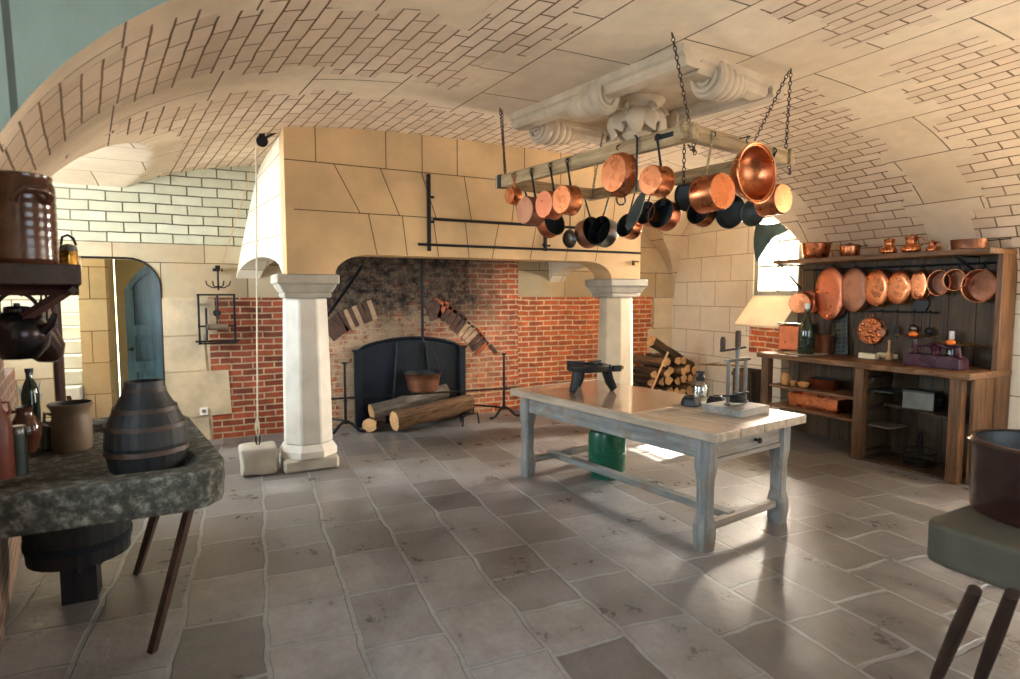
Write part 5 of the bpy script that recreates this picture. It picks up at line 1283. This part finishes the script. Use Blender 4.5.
# wood pile
GW = 'firewood stacked in the corner'
rows = [(5.58, .085, 7), (5.64, .235, 7), (5.68, .385, 6), (5.72, .53, 6), (5.80, .665, 4)]
cnt = 0
words_r = ['bottom', 'second', 'third', 'fourth', 'top']
words_c = ['first', 'second', 'third', 'fourth', 'fifth', 'sixth', 'seventh', 'eighth']
for ri, (x0, z, n) in enumerate(rows):
    for i in range(n):
        x = x0+.152*i+rnd.uniform(-.012, .012); zz = z+rnd.uniform(-.012, .012)
        log(f'split log end in the {words_r[ri]} row of the firewood stack, {words_c[i]} from the hearth pillar', (x+rnd.uniform(-.04, .04), 6.62+rnd.uniform(-.07, .05), zz), (x, 7.22, zz+rnd.uniform(-.01, .02)), .075, rnd.choice(['bark', 'bark', 'bark_dark']), GW, 'firewood_log', seg=9, split=rnd.uniform(0, 6.28))
A_ = wy(651, 341, 6.75); B_ = wy(690, 366, 6.75)
log('thick dark barked log lying slanted on top of the firewood stack', A_, B_, .085, 'bark_dark', GW, 'firewood_log')
A_ = wy(668, 352, 6.50); B_ = wy(654, 384, 6.50); B_ = A_+(B_-A_)*((A_.z-.016)/(A_.z-B_.z))
log('thin pale stick leaning across the front of the firewood', A_, B_, .016, 'log_end', GW, 'firewood_stick', seg=8)
# counterweight and rope
p = wz(259, 473); t = thing('counterweight_stone', 'rough grey stone weight on the floor left of the hearth pillar', 'stone weight', p)
b = nb(); k = kk(p); box(b, (0, 0, 14*k), (34*k, .26, 28*k), bevel=.03)
bmesh.ops.subdivide_edges(b, edges=b.edges[:], cuts=3, use_grid_fill=True)
for v in b.verts: v.co += Vector((mnoise.noise(v.co*6), mnoise.noise(v.co*6+Vector((9, 0, 0))), mnoise.noise(v.co*6+Vector((0, 9, 0)))))*.022; v.co.x *= 1-.25*v.co.z
mz_ = min(v.co.z for v in b.verts)
for v in b.verts: v.co.z -= mz_
obj('block', b, 'stone_grey', t, smooth=True)
b = nb(); tube(b, [(.018*math.sin(a)*1.0, 0, 28*k+.055+.055*math.cos(a)) for a in [2*PI*i/16 for i in range(16)]], .006, 8, closed=True); obj('iron_ring', b, 'iron', t)
tq = wy(262, 138, p.y); tp = Vector((tq.x, p.y, 3.02)); zr0 = 28*k+.10
b = nb(); tube(b, [(p.x, p.y, zr0+.06), (tp.x-.05, p.y, 3.03)], .007, 8)
tube(b, [(p.x+.013*math.sin(a), p.y, zr0+.07+.085*math.cos(a)) for a in [2*PI*i/16 for i in range(16)]], .007, 6, closed=True)
tag(obj('hanging_rope', b, 'rope'), 'pale rope running straight up from the stone weight to the pulley', 'rope')
t = thing('ceiling_pulley', 'black iron pulley under the vault left of the hood', 'pulley', (tp.x, p.y, 2.99)); b = nb(); lathe(b, [(0, -.012), (.05, -.014), (.038, 0), (.05, .014), (0, .012)], 20, (-.0, 0, .04), 'Y'); obj('wheel', b, 'iron', t)
b = nb(); box(b, (0, 0, .13), (.05, .05, .14)); box(b, (.06, 0, .17), (.22, .06, .05)); tube(b, [(.16, 0, .16), (.0, 0, .05)], .012, 6); obj('bracket', b, 'iron', t)
q = wy(220, 272, 7.38); b = nb(); tube(b, [(tp.x-.02, p.y+.03, 3.0), q], .004, 6); tag(obj('hanging_rope', b, M['ochre']), 'thin yellowish cord slanting from the pulley down to the roasting jack hooks', 'rope')
# roasting jack
q = wy(218, 344, 7.40); t = thing('wall_mounted_roasting_jack', 'black iron roasting jack frame with wound drum on the brick wall', 'roasting jack', (q.x, 7.40, q.z)); k = kk(q)
W_, H_ = 32*k, 50*k
b = nb()
for s_ in (-1, 1): box(b, (s_*W_/2, 0, H_/2), (.022, .03, H_), bevel=.003)
for z in (.01, H_-.01, H_*.36): box(b, (0, 0, z), (W_+.03, .03, .02), bevel=.003)
for s_ in (-1, 1): box(b, (s_*W_/2, .05, H_*.8), (.02, .10, .02))
obj('frame', b, 'iron', t)
b = nb(); lathe(b, [(0, -W_*.3), (.045, -W_*.3), (.045, -W_*.27), (.032, -W_*.26), (.034, 0), (.032, W_*.26), (.045, W_*.27), (.045, W_*.3), (0, W_*.3)], 24, (0, 0, H_*.34), 'X'); obj('drum', b, 'stoneware', t)
b = nb(); tube(b, [(-W_*.3, -.02, 0.04), (-W_*.3, -.02, H_*.72)], .012, 8); tube(b, [(W_*.02, -.01, H_*.5), (W_*.02, -.01, H_)], .012, 8); tube(b, [(-W_*.62, 0, H_*.06), (W_*.62, 0, H_*.06)], .010, 8); lathe(b, [(0, -.01), (.04, -.01), (.04, .01), (0, .01)], 16, (0, -.01, H_*.62), 'Y'); obj('gearing', b, 'iron', t)
q = wy(218, 292, 7.40); t = thing('wall_mounted_hook_rack', 'black iron arm with four upturned hooks above the roasting jack', 'hook rack', (q.x+.005, 7.40, q.z))
b = nb(); tube(b, [(0, 0, 0.02), (0, 0, 24*k)], .010, 8); box(b, (0, .03, 22*k), (.10, .10, .03)); box(b, (0, 0, 24*k), (.05, .05, .05)); obj('stem', b, 'iron', t)
for s_ in (-1, 1):
    for w_ in (.45, 1.0):
        b = nb(); tube(b, [(0, -.01, 6*k), (s_*5*k*w_, -.02, 4*k), (s_*10*k*w_, -.03, 7*k), (s_*11*k*w_, -.03, 11*k)], .007, 6); obj('hook_arm', b, 'iron', t)
q = wy(204, 411, YB-.014); b = nb(); box(b, (0, -.006, 0), (.085, .014, .085), bevel=.004)
t = obj('wall_outlet', b, 'white', loc=(q.x, YB-.016, q.z)); tag(t, 'white electrical outlet low on the wall right of the passage', 'outlet')
b = nb(); lathe(b, [(0, 0), (.022, 0), (.022, .004), (0, .004)], 20, (0, -.016, 0), 'Y'); obj('socket_face', b, 'stoneware', t)

# ------------------------------------------------------------------ left: stone sink, shelf and vessels
SK = .90; D_ = Vector((-.165, 1)).normalized()
def wl_(y, off): return (xl(y)+off, y)
sink = thing('stone_sink', 'big lichened grey stone sink slab on slanting iron legs by the left wall', 'sink', (-.5, 3.5, 0)); so_ = Vector((-.5, 3.5))
outl = [wl_(2.80, .0), (-.12, 2.80), (-.02, 2.83), (.04, 2.91), (.05, 3.02), (-.12, 4.15), (-.17, 4.28), (-.26, 4.34), wl_(4.38, 0)]
def inset(poly, c, f): return [((x-c[0])*f[0]+c[0], (y-c[1])*f[1]+c[1]) for x, y in poly]
inn = [(-.80, 2.95), (-.18, 2.95), (-.10, 2.97), (-.06, 3.03), (-.07, 3.12), (-.25, 4.08), (-.31, 4.15), (-.38, 4.17), (-.97, 4.17)]
b = nb(); n = len(outl)
vt = [b.verts.new((x, y, SK)) for x, y in outl]; vb = [b.verts.new((x*.985-.005, y+(.012 if y < 3 else -.012), SK-.17)) for x, y in outl]
it = [b.verts.new((x, y, SK-.006)) for x, y in inn]; ib = [b.verts.new((x+(0.02 if x < -.5 else -.02), y+(.02 if y < 3.5 else -.02), SK-.055)) for x, y in inn]
for i in range(n):
    j = (i+1) % n
    b.faces.new([vt[i], vb[i], vb[j], vt[j]]); b.faces.new([vt[i], vt[j], it[j], it[i]]); b.faces.new([it[i], it[j], ib[j], ib[i]])
b.faces.new(vb[::-1]); b.faces.new(ib)
bmesh.ops.translate(b, vec=(-so_.x, -so_.y, 0), verts=b.verts); o = obj('basin', b, 'sink', sink); md = o.modifiers.new('b', 'BEVEL'); md.width = .022; md.segments = 3
for a_, c_ in (((192, 500), (152, 652)), ((159, 505), (137, 573))):
    f_ = wz(*c_); h_ = wz(a_[0], a_[1], SK-.175); b = nb(); tube(b, [(f_.x-so_.x, f_.y-so_.y, 0), (h_.x-so_.x, h_.y-so_.y, SK-.165)], .022, 4); obj('leg', b, 'iron_rust', sink)
b = nb(); lathe(b, [(0, 0), (.03, .0), (.03, .05), (0, .05)], 14, (.50, .12-.5, SK-.10), 'X'); obj('drain_stub', b, 'iron', sink)
# tub under the sink
p = Vector((-.66, 3.88, .0)); t = thing('wooden_tub', 'dark coopered wooden tub under the stone sink', 'tub', p); z0, z1 = .245, .70; r_ = .26
b = nb(); lathe(b, [(0, .165), (.1, .165), (.1, .245), (0, .245)], 4, cap0=True); box(b, (0, 0, .12), (.16, .16, .24)); obj('stand', b, 'stave', t)
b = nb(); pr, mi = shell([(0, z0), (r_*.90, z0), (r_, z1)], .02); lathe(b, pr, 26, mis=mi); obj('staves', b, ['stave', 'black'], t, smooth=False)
for v in (.2, .8):
    b = nb(); rr = r_*lerp(.90, 1, v)+.002; zz = lerp(z0, z1, v); lathe(b, [(rr, zz-.018), (rr+.004, zz-.018), (rr+.007, zz+.018), (rr+.003, zz+.018)], 40); obj('hoop', b, 'iron_blue', t)
# coopered jug
def in_sink(px, py): return wz(px, py, SK-.052)
p = in_sink(148, 467); k = kk(p); t = thing('coopered_jug', 'black pear shaped coopered jug with narrow neck standing in the stone sink', 'jug', p)
prof = [(0, 0), (31*k, 0), (33*k, 3*k), (36.5*k, 26*k), (35*k, 44*k), (29*k, 57*k), (22*k, 70*k), (18*k, 79*k), (17*k, 87*k)]
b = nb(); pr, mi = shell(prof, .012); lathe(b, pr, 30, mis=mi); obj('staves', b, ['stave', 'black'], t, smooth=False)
for z, r_ in ((20, 36), (44, 35.2), (60, 27.6), (79, 18.1)):
    b = nb(); lathe(b, [(r_*k+.001, (z-2.2)*k), (r_*k+.006, (z-2.2)*k), ((r_-.9)*k+.006, (z+2.2)*k), ((r_-.9)*k+.001, (z+2.2)*k)], 36); obj('hoop', b, 'oak_dark', t)
# crock
p = in_sink(73, 449); k = kk(p); t = thing('stoneware_crock', 'tan stoneware crock with flared rim standing at the back of the sink', 'crock', p)
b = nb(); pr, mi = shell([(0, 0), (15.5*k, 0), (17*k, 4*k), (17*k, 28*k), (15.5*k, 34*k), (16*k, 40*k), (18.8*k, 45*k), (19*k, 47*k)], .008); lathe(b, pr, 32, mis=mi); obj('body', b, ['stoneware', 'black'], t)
b = nb(); tube(b, [(-15*k, 0, 36*k), (-21*k, 0, 38*k), (-22*k, 0, 30*k), (-17*k, 0, 27*k)], .009, 8); obj('handle', b, 'stoneware', t)
p = in_sink(52, 448); k = kk(p); b = nb(); box(b, (0, 0, 12*k), (.09, .10, 24*k), bevel=.015); tag(obj('stone_block', b, 'slab', loc=p, rz=.3), 'small pale stone block behind the crock in the sink', 'block')
# on the sink rim by the wall
def rim(px, py): return wz(px, py, SK+.001)
p = rim(3, 478); k = kk(p); t = thing('stoneware_bottle', 'tall red brown stoneware bottle on the sink rim at the left', 'bottle', p)
b = nb(); lathe(b, [(0, 0), (9.5*k, 0), (10*k, 2*k), (10*k, 50*k), (8.5*k, 60*k), (4*k, 69*k), (3*k, 73*k), (3.2*k, 80*k), (0, 80*k)], 28); obj('body', b, 'terracotta', t)
b = nb(); tube(b, [(3*k, 0, 76*k), (8*k, 0, 76*k), (9*k, 0, 68*k), (7*k, 0, 63*k)], .006, 8); obj('handle', b, 'terracotta', t)
p = rim(20, 474); k = kk(p); t = thing('tin_canister', 'narrow grey tin canister right of the stoneware bottle', 'canister', p)
b = nb(); lathe(b, [(0, 0), (7.2*k, 0), (7.2*k, 43*k), (0, 43*k)], 28); obj('body', b, 'tin', t)
b = nb(); lathe(b, [(7.6*k, 41*k), (7.6*k, 47*k), (6*k, 49*k), (0, 49*k)], 28, cap0=True); obj('lid', b, 'steel', t)
b = nb(); tube(b, [(6.8*k, 0, 45*k), (10*k, 0, 44*k), (10*k, 0, 40*k), (7*k, 0, 39*k)], .004, 6); obj('catch', b, 'steel', t)
p = Vector((-.83, 3.13, SK)); p = rim(27, 452); k = kk(p); t = thing('glazed_jug', 'squat shiny brown glazed jug behind the tin canister', 'jug', p)
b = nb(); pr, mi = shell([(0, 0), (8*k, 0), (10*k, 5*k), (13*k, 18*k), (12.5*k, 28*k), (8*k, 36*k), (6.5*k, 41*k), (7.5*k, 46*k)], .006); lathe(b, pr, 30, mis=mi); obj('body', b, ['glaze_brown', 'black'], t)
b = nb(); tube(b, [(-6*k, -4*k, 42*k), (-12*k, -8*k, 42*k), (-15*k, -9*k, 33*k), (-12*k, -6*k, 26*k)], .008, 8); obj('handle', b, 'glaze_brown', t)
p = rim(33, 438); k = kk(p); t = thing('dark_bottle', 'tall narrow black bottle standing behind the glazed jug', 'bottle', p)
b = nb(); lathe(b, [(0, 0), (7.5*k, 0), (7.5*k, 44*k), (5.5*k, 54*k), (3*k, 60*k), (3*k, 68*k), (0, 68*k)], 24); obj('body', b, 'bottle', t)
b = nb(); lathe(b, [(3.6*k, 66*k), (3.6*k, 70*k), (0, 70*k)], 16, cap0=True); obj('cap', b, 'black', t)
p = rim(50, 432)+Vector((-.1, .1, 0)); k = kk(p); t = thing('twig_bundle', 'pale bluish bundle of twigs upright by the wall behind the sink', 'bundle', p)
b = nb()
for i in range(26):
    a = rnd.uniform(0, 6.28); r0 = rnd.uniform(0, .012); r1 = rnd.uniform(.01, .055); tube(b, [(r0*math.cos(a), r0*math.sin(a), 0), (r1*.5*math.cos(a), r1*.5*math.sin(a), .12), (r1*math.cos(a+.4), r1*math.sin(a+.4), rnd.uniform(.19, .27))], .0035, 5)
obj('twigs', b, 'bristle', t)
b = nb(); lathe(b, [(.018, .07), (.020, .07), (.020, .09), (.018, .09)], 16); obj('binding', b, 'rope', t)

# wall shelf
SW = 1.775; dW = Vector((.163, -.987, 0)); nW = Vector((.987, .163, 0))
fr_ = Vector((-.66, 4.18, 0)); shelf = thing('wall_shelf', 'thick dark wooden shelf on bracket struts on the left wall', 'shelf', (fr_.x, fr_.y, SW), math.atan2(dW.y, dW.x))
# local: +X towards the viewer along the wall, +Y out from the wall... (rotated frame)
b = nb(); box(b, (.60, -.17, -.042), (1.2, .36, .084), bevel=.006); obj('board', b, 'oak_dark_x', shelf)
for x in (.12, 1.10):
    b = nb(); tube(b, [(x, -.03, -.10), (x, -.345, -.34)], .022, 4); tube(b, [(x, -.0, -.105), (x, -.345, -.105)], .022, 4); tube(b, [(x, -.345, -.09), (x, -.345, -.40)], .018, 4); obj('bracket', b, 'oak_dark_z', shelf)
b = nb(); tube(b, [(-.02, -.02, -.105), (1.18, -.02, -.105)], .018, 4); obj('front_rail', b, 'oak_dark_x', shelf)
def shelf_pt(px, Y):
    return Vector((wy(px, 262, Y).x, Y, SW+.001))
p = shelf_pt(25, 3.12); k = kk(p); t = thing('lidded_jar', 'big brown glazed storage jar with a looped lug on the wall shelf', 'jar', p)
b = nb(); r_ = 28*k; h_ = 88*k
prof = [(0, 0), (r_*.94, 0), (r_*.97, .01)]+[(r_*(.99+.012*math.sin(i*2.1)), h_*(.04+.80*i/24)) for i in range(25)]+[(r_*.97, h_*.89), (r_*.90, h_*.93), (r_*.93, h_*.985), (r_*.86, h_)]
pr, mi = shell(prof, .012); lathe(b, pr, 44, mis=mi); obj('body', b, ['glaze_brown', 'glaze_dark'], t)
b = nb(); lathe(b, [(r_*.86, h_*.97), (r_*.5, h_*.985), (0, h_*.99)], 36); obj('lid', b, 'glaze_dark', t)
for a in (R(-62), R(118)):
    b = nb(); c_, s2 = math.cos(a), math.sin(a)
    def lug(u, w_): return (c_*(r_*.98+u)-s2*w_, s2*(r_*.98+u)+c_*w_)
    pts = [(*lug(0, -.055), h_*.68), (*lug(.03, -.055), h_*.74), (*lug(.045, -.03), h_*.80), (*lug(.045, .03), h_*.80), (*lug(.03, .055), h_*.74), (*lug(0, .055), h_*.68)]
    tube(b, pts, .014, 10); obj('lug', b, 'glaze_brown', t)
p = shelf_pt(53, 3.62); k = kk(p); t = thing('tall_black_canister', 'tall black canister behind the big brown jar', 'canister', p); b = nb(); lathe(b, [(0, 0), (4.8*k, 0), (4.8*k, 58*k), (5.2*k, 60*k), (5.2*k, 63*k), (0, 64*k)], 24); obj('body', b, 'black', t)
b = nb(); lathe(b, [(5.4*k, 60*k), (5.4*k, 64*k), (0, 65*k)], 24, cap0=True); obj('lid', b, 'iron', t)
p = shelf_pt(69, 3.62); k = kk(p); t = thing('brass_coffee_pot', 'small brass pot with lid and arched handle at the end of the wall shelf', 'pot', p)
b = nb(); lathe(b, [(0, 0), (7.5*k, 0), (8*k, 2*k), (7.6*k, 17*k), (8.2*k, 18*k), (0, 18*k)], 28); obj('body', b, 'brass', t)
b = nb(); lathe(b, [(7.8*k, 18*k), (7*k, 23*k), (3*k, 25*k), (0, 25.5*k)], 28, cap0=True); obj('lid', b, 'steel', t)
b = nb(); tube(b, [(-6*k, 0, 24*k), (-4.5*k, 0, 32*k), (0, 0, 34*k), (4.5*k, 0, 31*k), (6.5*k, 0, 24*k)], .006, 8); obj('bail', b, 'iron', t)
b = nb(); tube(b, [(2*k, -7*k, 4*k), (2*k, -11*k, 6*k), (2*k, -11*k, 13*k), (2*k, -7*k, 14*k)], .005, 8); obj('handle', b, 'brass', t)
p = shelf_pt(76, 3.95); k = kk(p); t = thing('small_white_jar', 'small whitish jar on the very end of the wall shelf', 'jar', p); b = nb(); lathe(b, [(0, 0), (4*k, 0), (4.6*k, 3*k), (4.6*k, 11*k), (3.5*k, 13*k), (0, 13*k)], 20); obj('body', b, 'cream', t)
b = nb(); lathe(b, [(4*k, 13*k), (4*k, 15*k), (0, 15.5*k)], 20, cap0=True); obj('lid', b, 'ochre', t)
# hanging under the shelf
def hang_under(name, label, cat, px, py, rpx, off, kind, m, m2='black'):
    base = shelf_pt(px, off); d = cdepth(base); k = d/FPX; zc = zat(base, py); r_ = rpx*k
    t = thing('hanging_'+name, label, cat, (base.x, base.y, SW-.095)); L = SW-.095-zc
    b = nb()
    if kind == 'kettle':
        lathe(b, [(0, -r_*.95), (r_*.55, -r_*.92), (r_*.9, -r_*.5), (r_, -r_*.05), (r_*.93, r_*.35), (r_*.7, r_*.68), (r_*.42, r_*.82), (r_*.40, r_*.95), (0, r_*.95)], 36); bmesh.ops.translate(b, vec=(0, 0, -L), verts=b.verts); bo = obj('body', b, m, t)
        b = nb(); tube(b, [(r_*.75, -r_*.35, -L+r_*.1), (r_*1.1, -r_*.55, -L+r_*.35), (r_*1.25, -r_*.6, -L+r_*.75)], [r_*.22, r_*.15, r_*.10], 12); obj('spout', b, m, t)
        b = nb(); lathe(b, [(r_*.42, r_*.95), (r_*.38, r_*1.02), (r_*.10, r_*1.06), (r_*.1, r_*1.15), (0, r_*1.17)], 24, cap0=True); bmesh.ops.translate(b, vec=(0, 0, -L), verts=b.verts); obj('lid', b, m, t)
        b = nb(); tube(b, [(r_*.7*math.cos(a), 0, -L+r_*.6+r_*.95*math.sin(a)) for a in [PI*i/14 for i in range(15)]], .008, 8); obj('bail', b, 'iron', t); top = -L+r_*1.55
    else:
        pr, mi = shell([(0, 0), (r_*.35, .01), (r_*.75, r_*.5), (r_, r_*1.3), (r_*1.04, r_*1.34)], .006); lathe(b, pr, 32, mis=mi)
        bmesh.ops.transform(b, matrix=Matrix.Translation((0, 0, -L)) @ Matrix.Rotation(R(-38), 4, 'Y') @ Matrix.Translation((0, 0, -r_*.7)), verts=b.verts); obj('bowl', b, [m, m2], t)
        b = nb(); tube(b, [(-r_*.3, 0, -L+r_*.95), (-r_*.1, 0, -L+r_*1.2), (0, 0, min(-L+r_*1.5, -.01))], .008, 8); obj('handle', b, 'iron', t); top = min(-L+r_*1.5, -.01)
    b = nb(); tube(b, [(0, 0, .0), (0, 0, max(top, -L+r_)), (.02, 0, max(top, -L+r_)-.015)], .005, 6); obj('hook', b, 'iron', t)
hang_under('kettle', 'round dark pewter kettle hanging under the wall shelf at the far left', 'kettle', 14, 334, 27, 3.12, 'kettle', 'kettle')
hang_under('dipper', 'dark bowl shaped dipper tilted open beside the hanging kettle', 'dipper', 44, 350, 19, 3.42, 'bowl', 'glaze_dark')
hang_under('crock', 'tan crock hanging behind the kettle near the wall', 'crock', 39, 318, 12, 3.75, 'bowl', 'stoneware')

# ------------------------------------------------------------------ right foreground
RS = .85; c0 = wz(930, 520, RS)
t = thing('stone_worktop', 'thick olive grey stone slab jutting in at the right foreground', 'worktop', (c0.x+.7, c0.y-.4, 0)); ro = Vector((c0.x+.7, c0.y-.4, 0))
ol = [(2.245, .70), (2.255, 1.10), (2.27, 1.165), (2.31, 1.185), (2.75, 1.20), (3.6, 1.22), (3.6, .20), (2.24, .20)]
b = nb(); prism(b, [(x-ro.x, y-ro.y) for x, y in ol], .15, 'XY', RS-.15); o = obj('slab', b, 'slab', t); md = o.modifiers.new('b', 'BEVEL'); md.width = .018; md.segments = 3
b = nb(); box(b, (.35, -.05, (RS-.15)/2), (.6, .6, RS-.15), bevel=.01); obj('pedestal', b, 'stone_grey', t)
p = Vector((2.68, .985, RS+.001)); t = thing('brown_glazed_pot', 'large dark brown open pot standing on the stone slab at the right edge', 'pot', p); r_ = .235; h_ = .27
b = nb(); prof = [(0, 0), (r_*.93, 0), (r_*.96, .012), (r_*.99, h_*.5), (r_*1.0, h_*.86), (r_*1.03, h_*.9), (r_*1.04, h_*.97), (r_*1.0, h_)]
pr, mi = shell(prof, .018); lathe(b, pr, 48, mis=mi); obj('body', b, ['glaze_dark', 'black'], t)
b = nb(); a = R(-150); tube(b, [(r_*math.cos(a)+x*math.cos(a)-w_*math.sin(a), r_*math.sin(a)+x*math.sin(a)+w_*math.cos(a), z) for x, w_, z in ((0, -.04, h_*.6), (.035, -.035, h_*.64), (.035, .035, h_*.64), (0, .04, h_*.6))], .011, 8); obj('lug', b, 'glaze_brown', t)
t = thing('unidentified_dark_shape', 'unidentified dark shape built as iron tongs leaning on the stone slab, lower right', 'tongs', (2.45, 1.05, 0))  # dark shape of unknown kind, modelled as leaning tongs
L0 = Vector((2.45, 1.05, 0))
for s_, (a_, c_) in enumerate((((975, 590), (930, 690)), ((1012, 594), (975, 690)))):
    A = wx(a_[0], a_[1], 2.215); C_ = wz(c_[0], c_[1], .012); b = nb(); tube(b, [A-L0, A.lerp(C_, .35)-L0, A.lerp(C_, .75)-L0+Vector((0, 0, -.01)), C_-L0], [.020, .024, .022, .014], 10); obj('arm', b, 'iron_rust', t)

# ================================================================== LIGHT
def area(name, loc, target, sx, sy, power, col):
    l = bpy.data.lights.new(name, 'AREA'); l.shape = 'RECTANGLE'; l.size, l.size_y = sx, sy; l.energy = power; l.color = col
    o = bpy.data.objects.new(name, l); COL.objects.link(o); o.location = loc
    o.rotation_euler = (Vector(target)-Vector(loc)).to_track_quat('-Z', 'Z').to_euler(); return o
area('daylight_small_window', (xr(5.4)+.75, 5.4, 2.2), (3.0, 4.6, .6), .8, 1.1, 800, (1, .90, .76))
area('daylight_right_bay', (xr(1.2)+1.3, 1.2, 2.1), (2.5, 2.6, .9), 2.2, 1.9, 80, (1, .90, .77))
area('daylight_left_near_bay', (xl(1.0)-1.5, 1.0, 2.2), (3.0, 3.2, 1.2), 3.0, 2.1, 75, (.62, .83, 1))
area('daylight_left_far_bay', (xl(5.9)-1.5, 5.9, 2.1), (1.0, 5.7, 1.7), 1.6, 1.6, 170, (.78, .91, 1))
area('front_fill_behind_viewer', (3.4, YF-.6, 1.9), (3.2, 4, 2.0), 2.4, 1.9, 30, (.80, .92, 1))  # added fill for the hood front, through the added window
area('stairwell_daylight', (-2.6, 10.2, 3.9), (-2.4, 9.8, 0), 1.2, 1.6, 45, (.66, .88, 1))
area('passage_fill', (1.35, 8.4, 1.75), (-1.2, 8.9, 1.2), 1.0, 1.0, 2, (1, .98, .85))  # added fill to brighten the passage, its source is unseen
sun = bpy.data.lights.new('sun', 'SUN'); sun.energy = 75; sun.angle = R(1.0); sun.color = (1, .93, .8)
so = bpy.data.objects.new('sun', sun); COL.objects.link(so); so.rotation_euler = Vector((-2.6, -.55, -2.0)).to_track_quat('-Z', 'Y').to_euler()
w = bpy.data.worlds.new('sky'); S.world = w; w.use_nodes = True
bg = w.node_tree.nodes['Background']; bg.inputs[0].default_value = (.80, .90, 1, 1); bg.inputs[1].default_value = 2.2
S.view_settings.view_transform = 'Standard'; S.view_settings.look = 'None'; S.view_settings.gamma = 1; S.view_settings.use_curve_mapping = False
S.view_settings.exposure = 0.70
try:
    S.cycles.use_denoising = True; S.cycles.max_bounces = 10; S.cycles.diffuse_bounces = 4; S.cycles.sample_clamp_indirect = 8
except Exception: pass
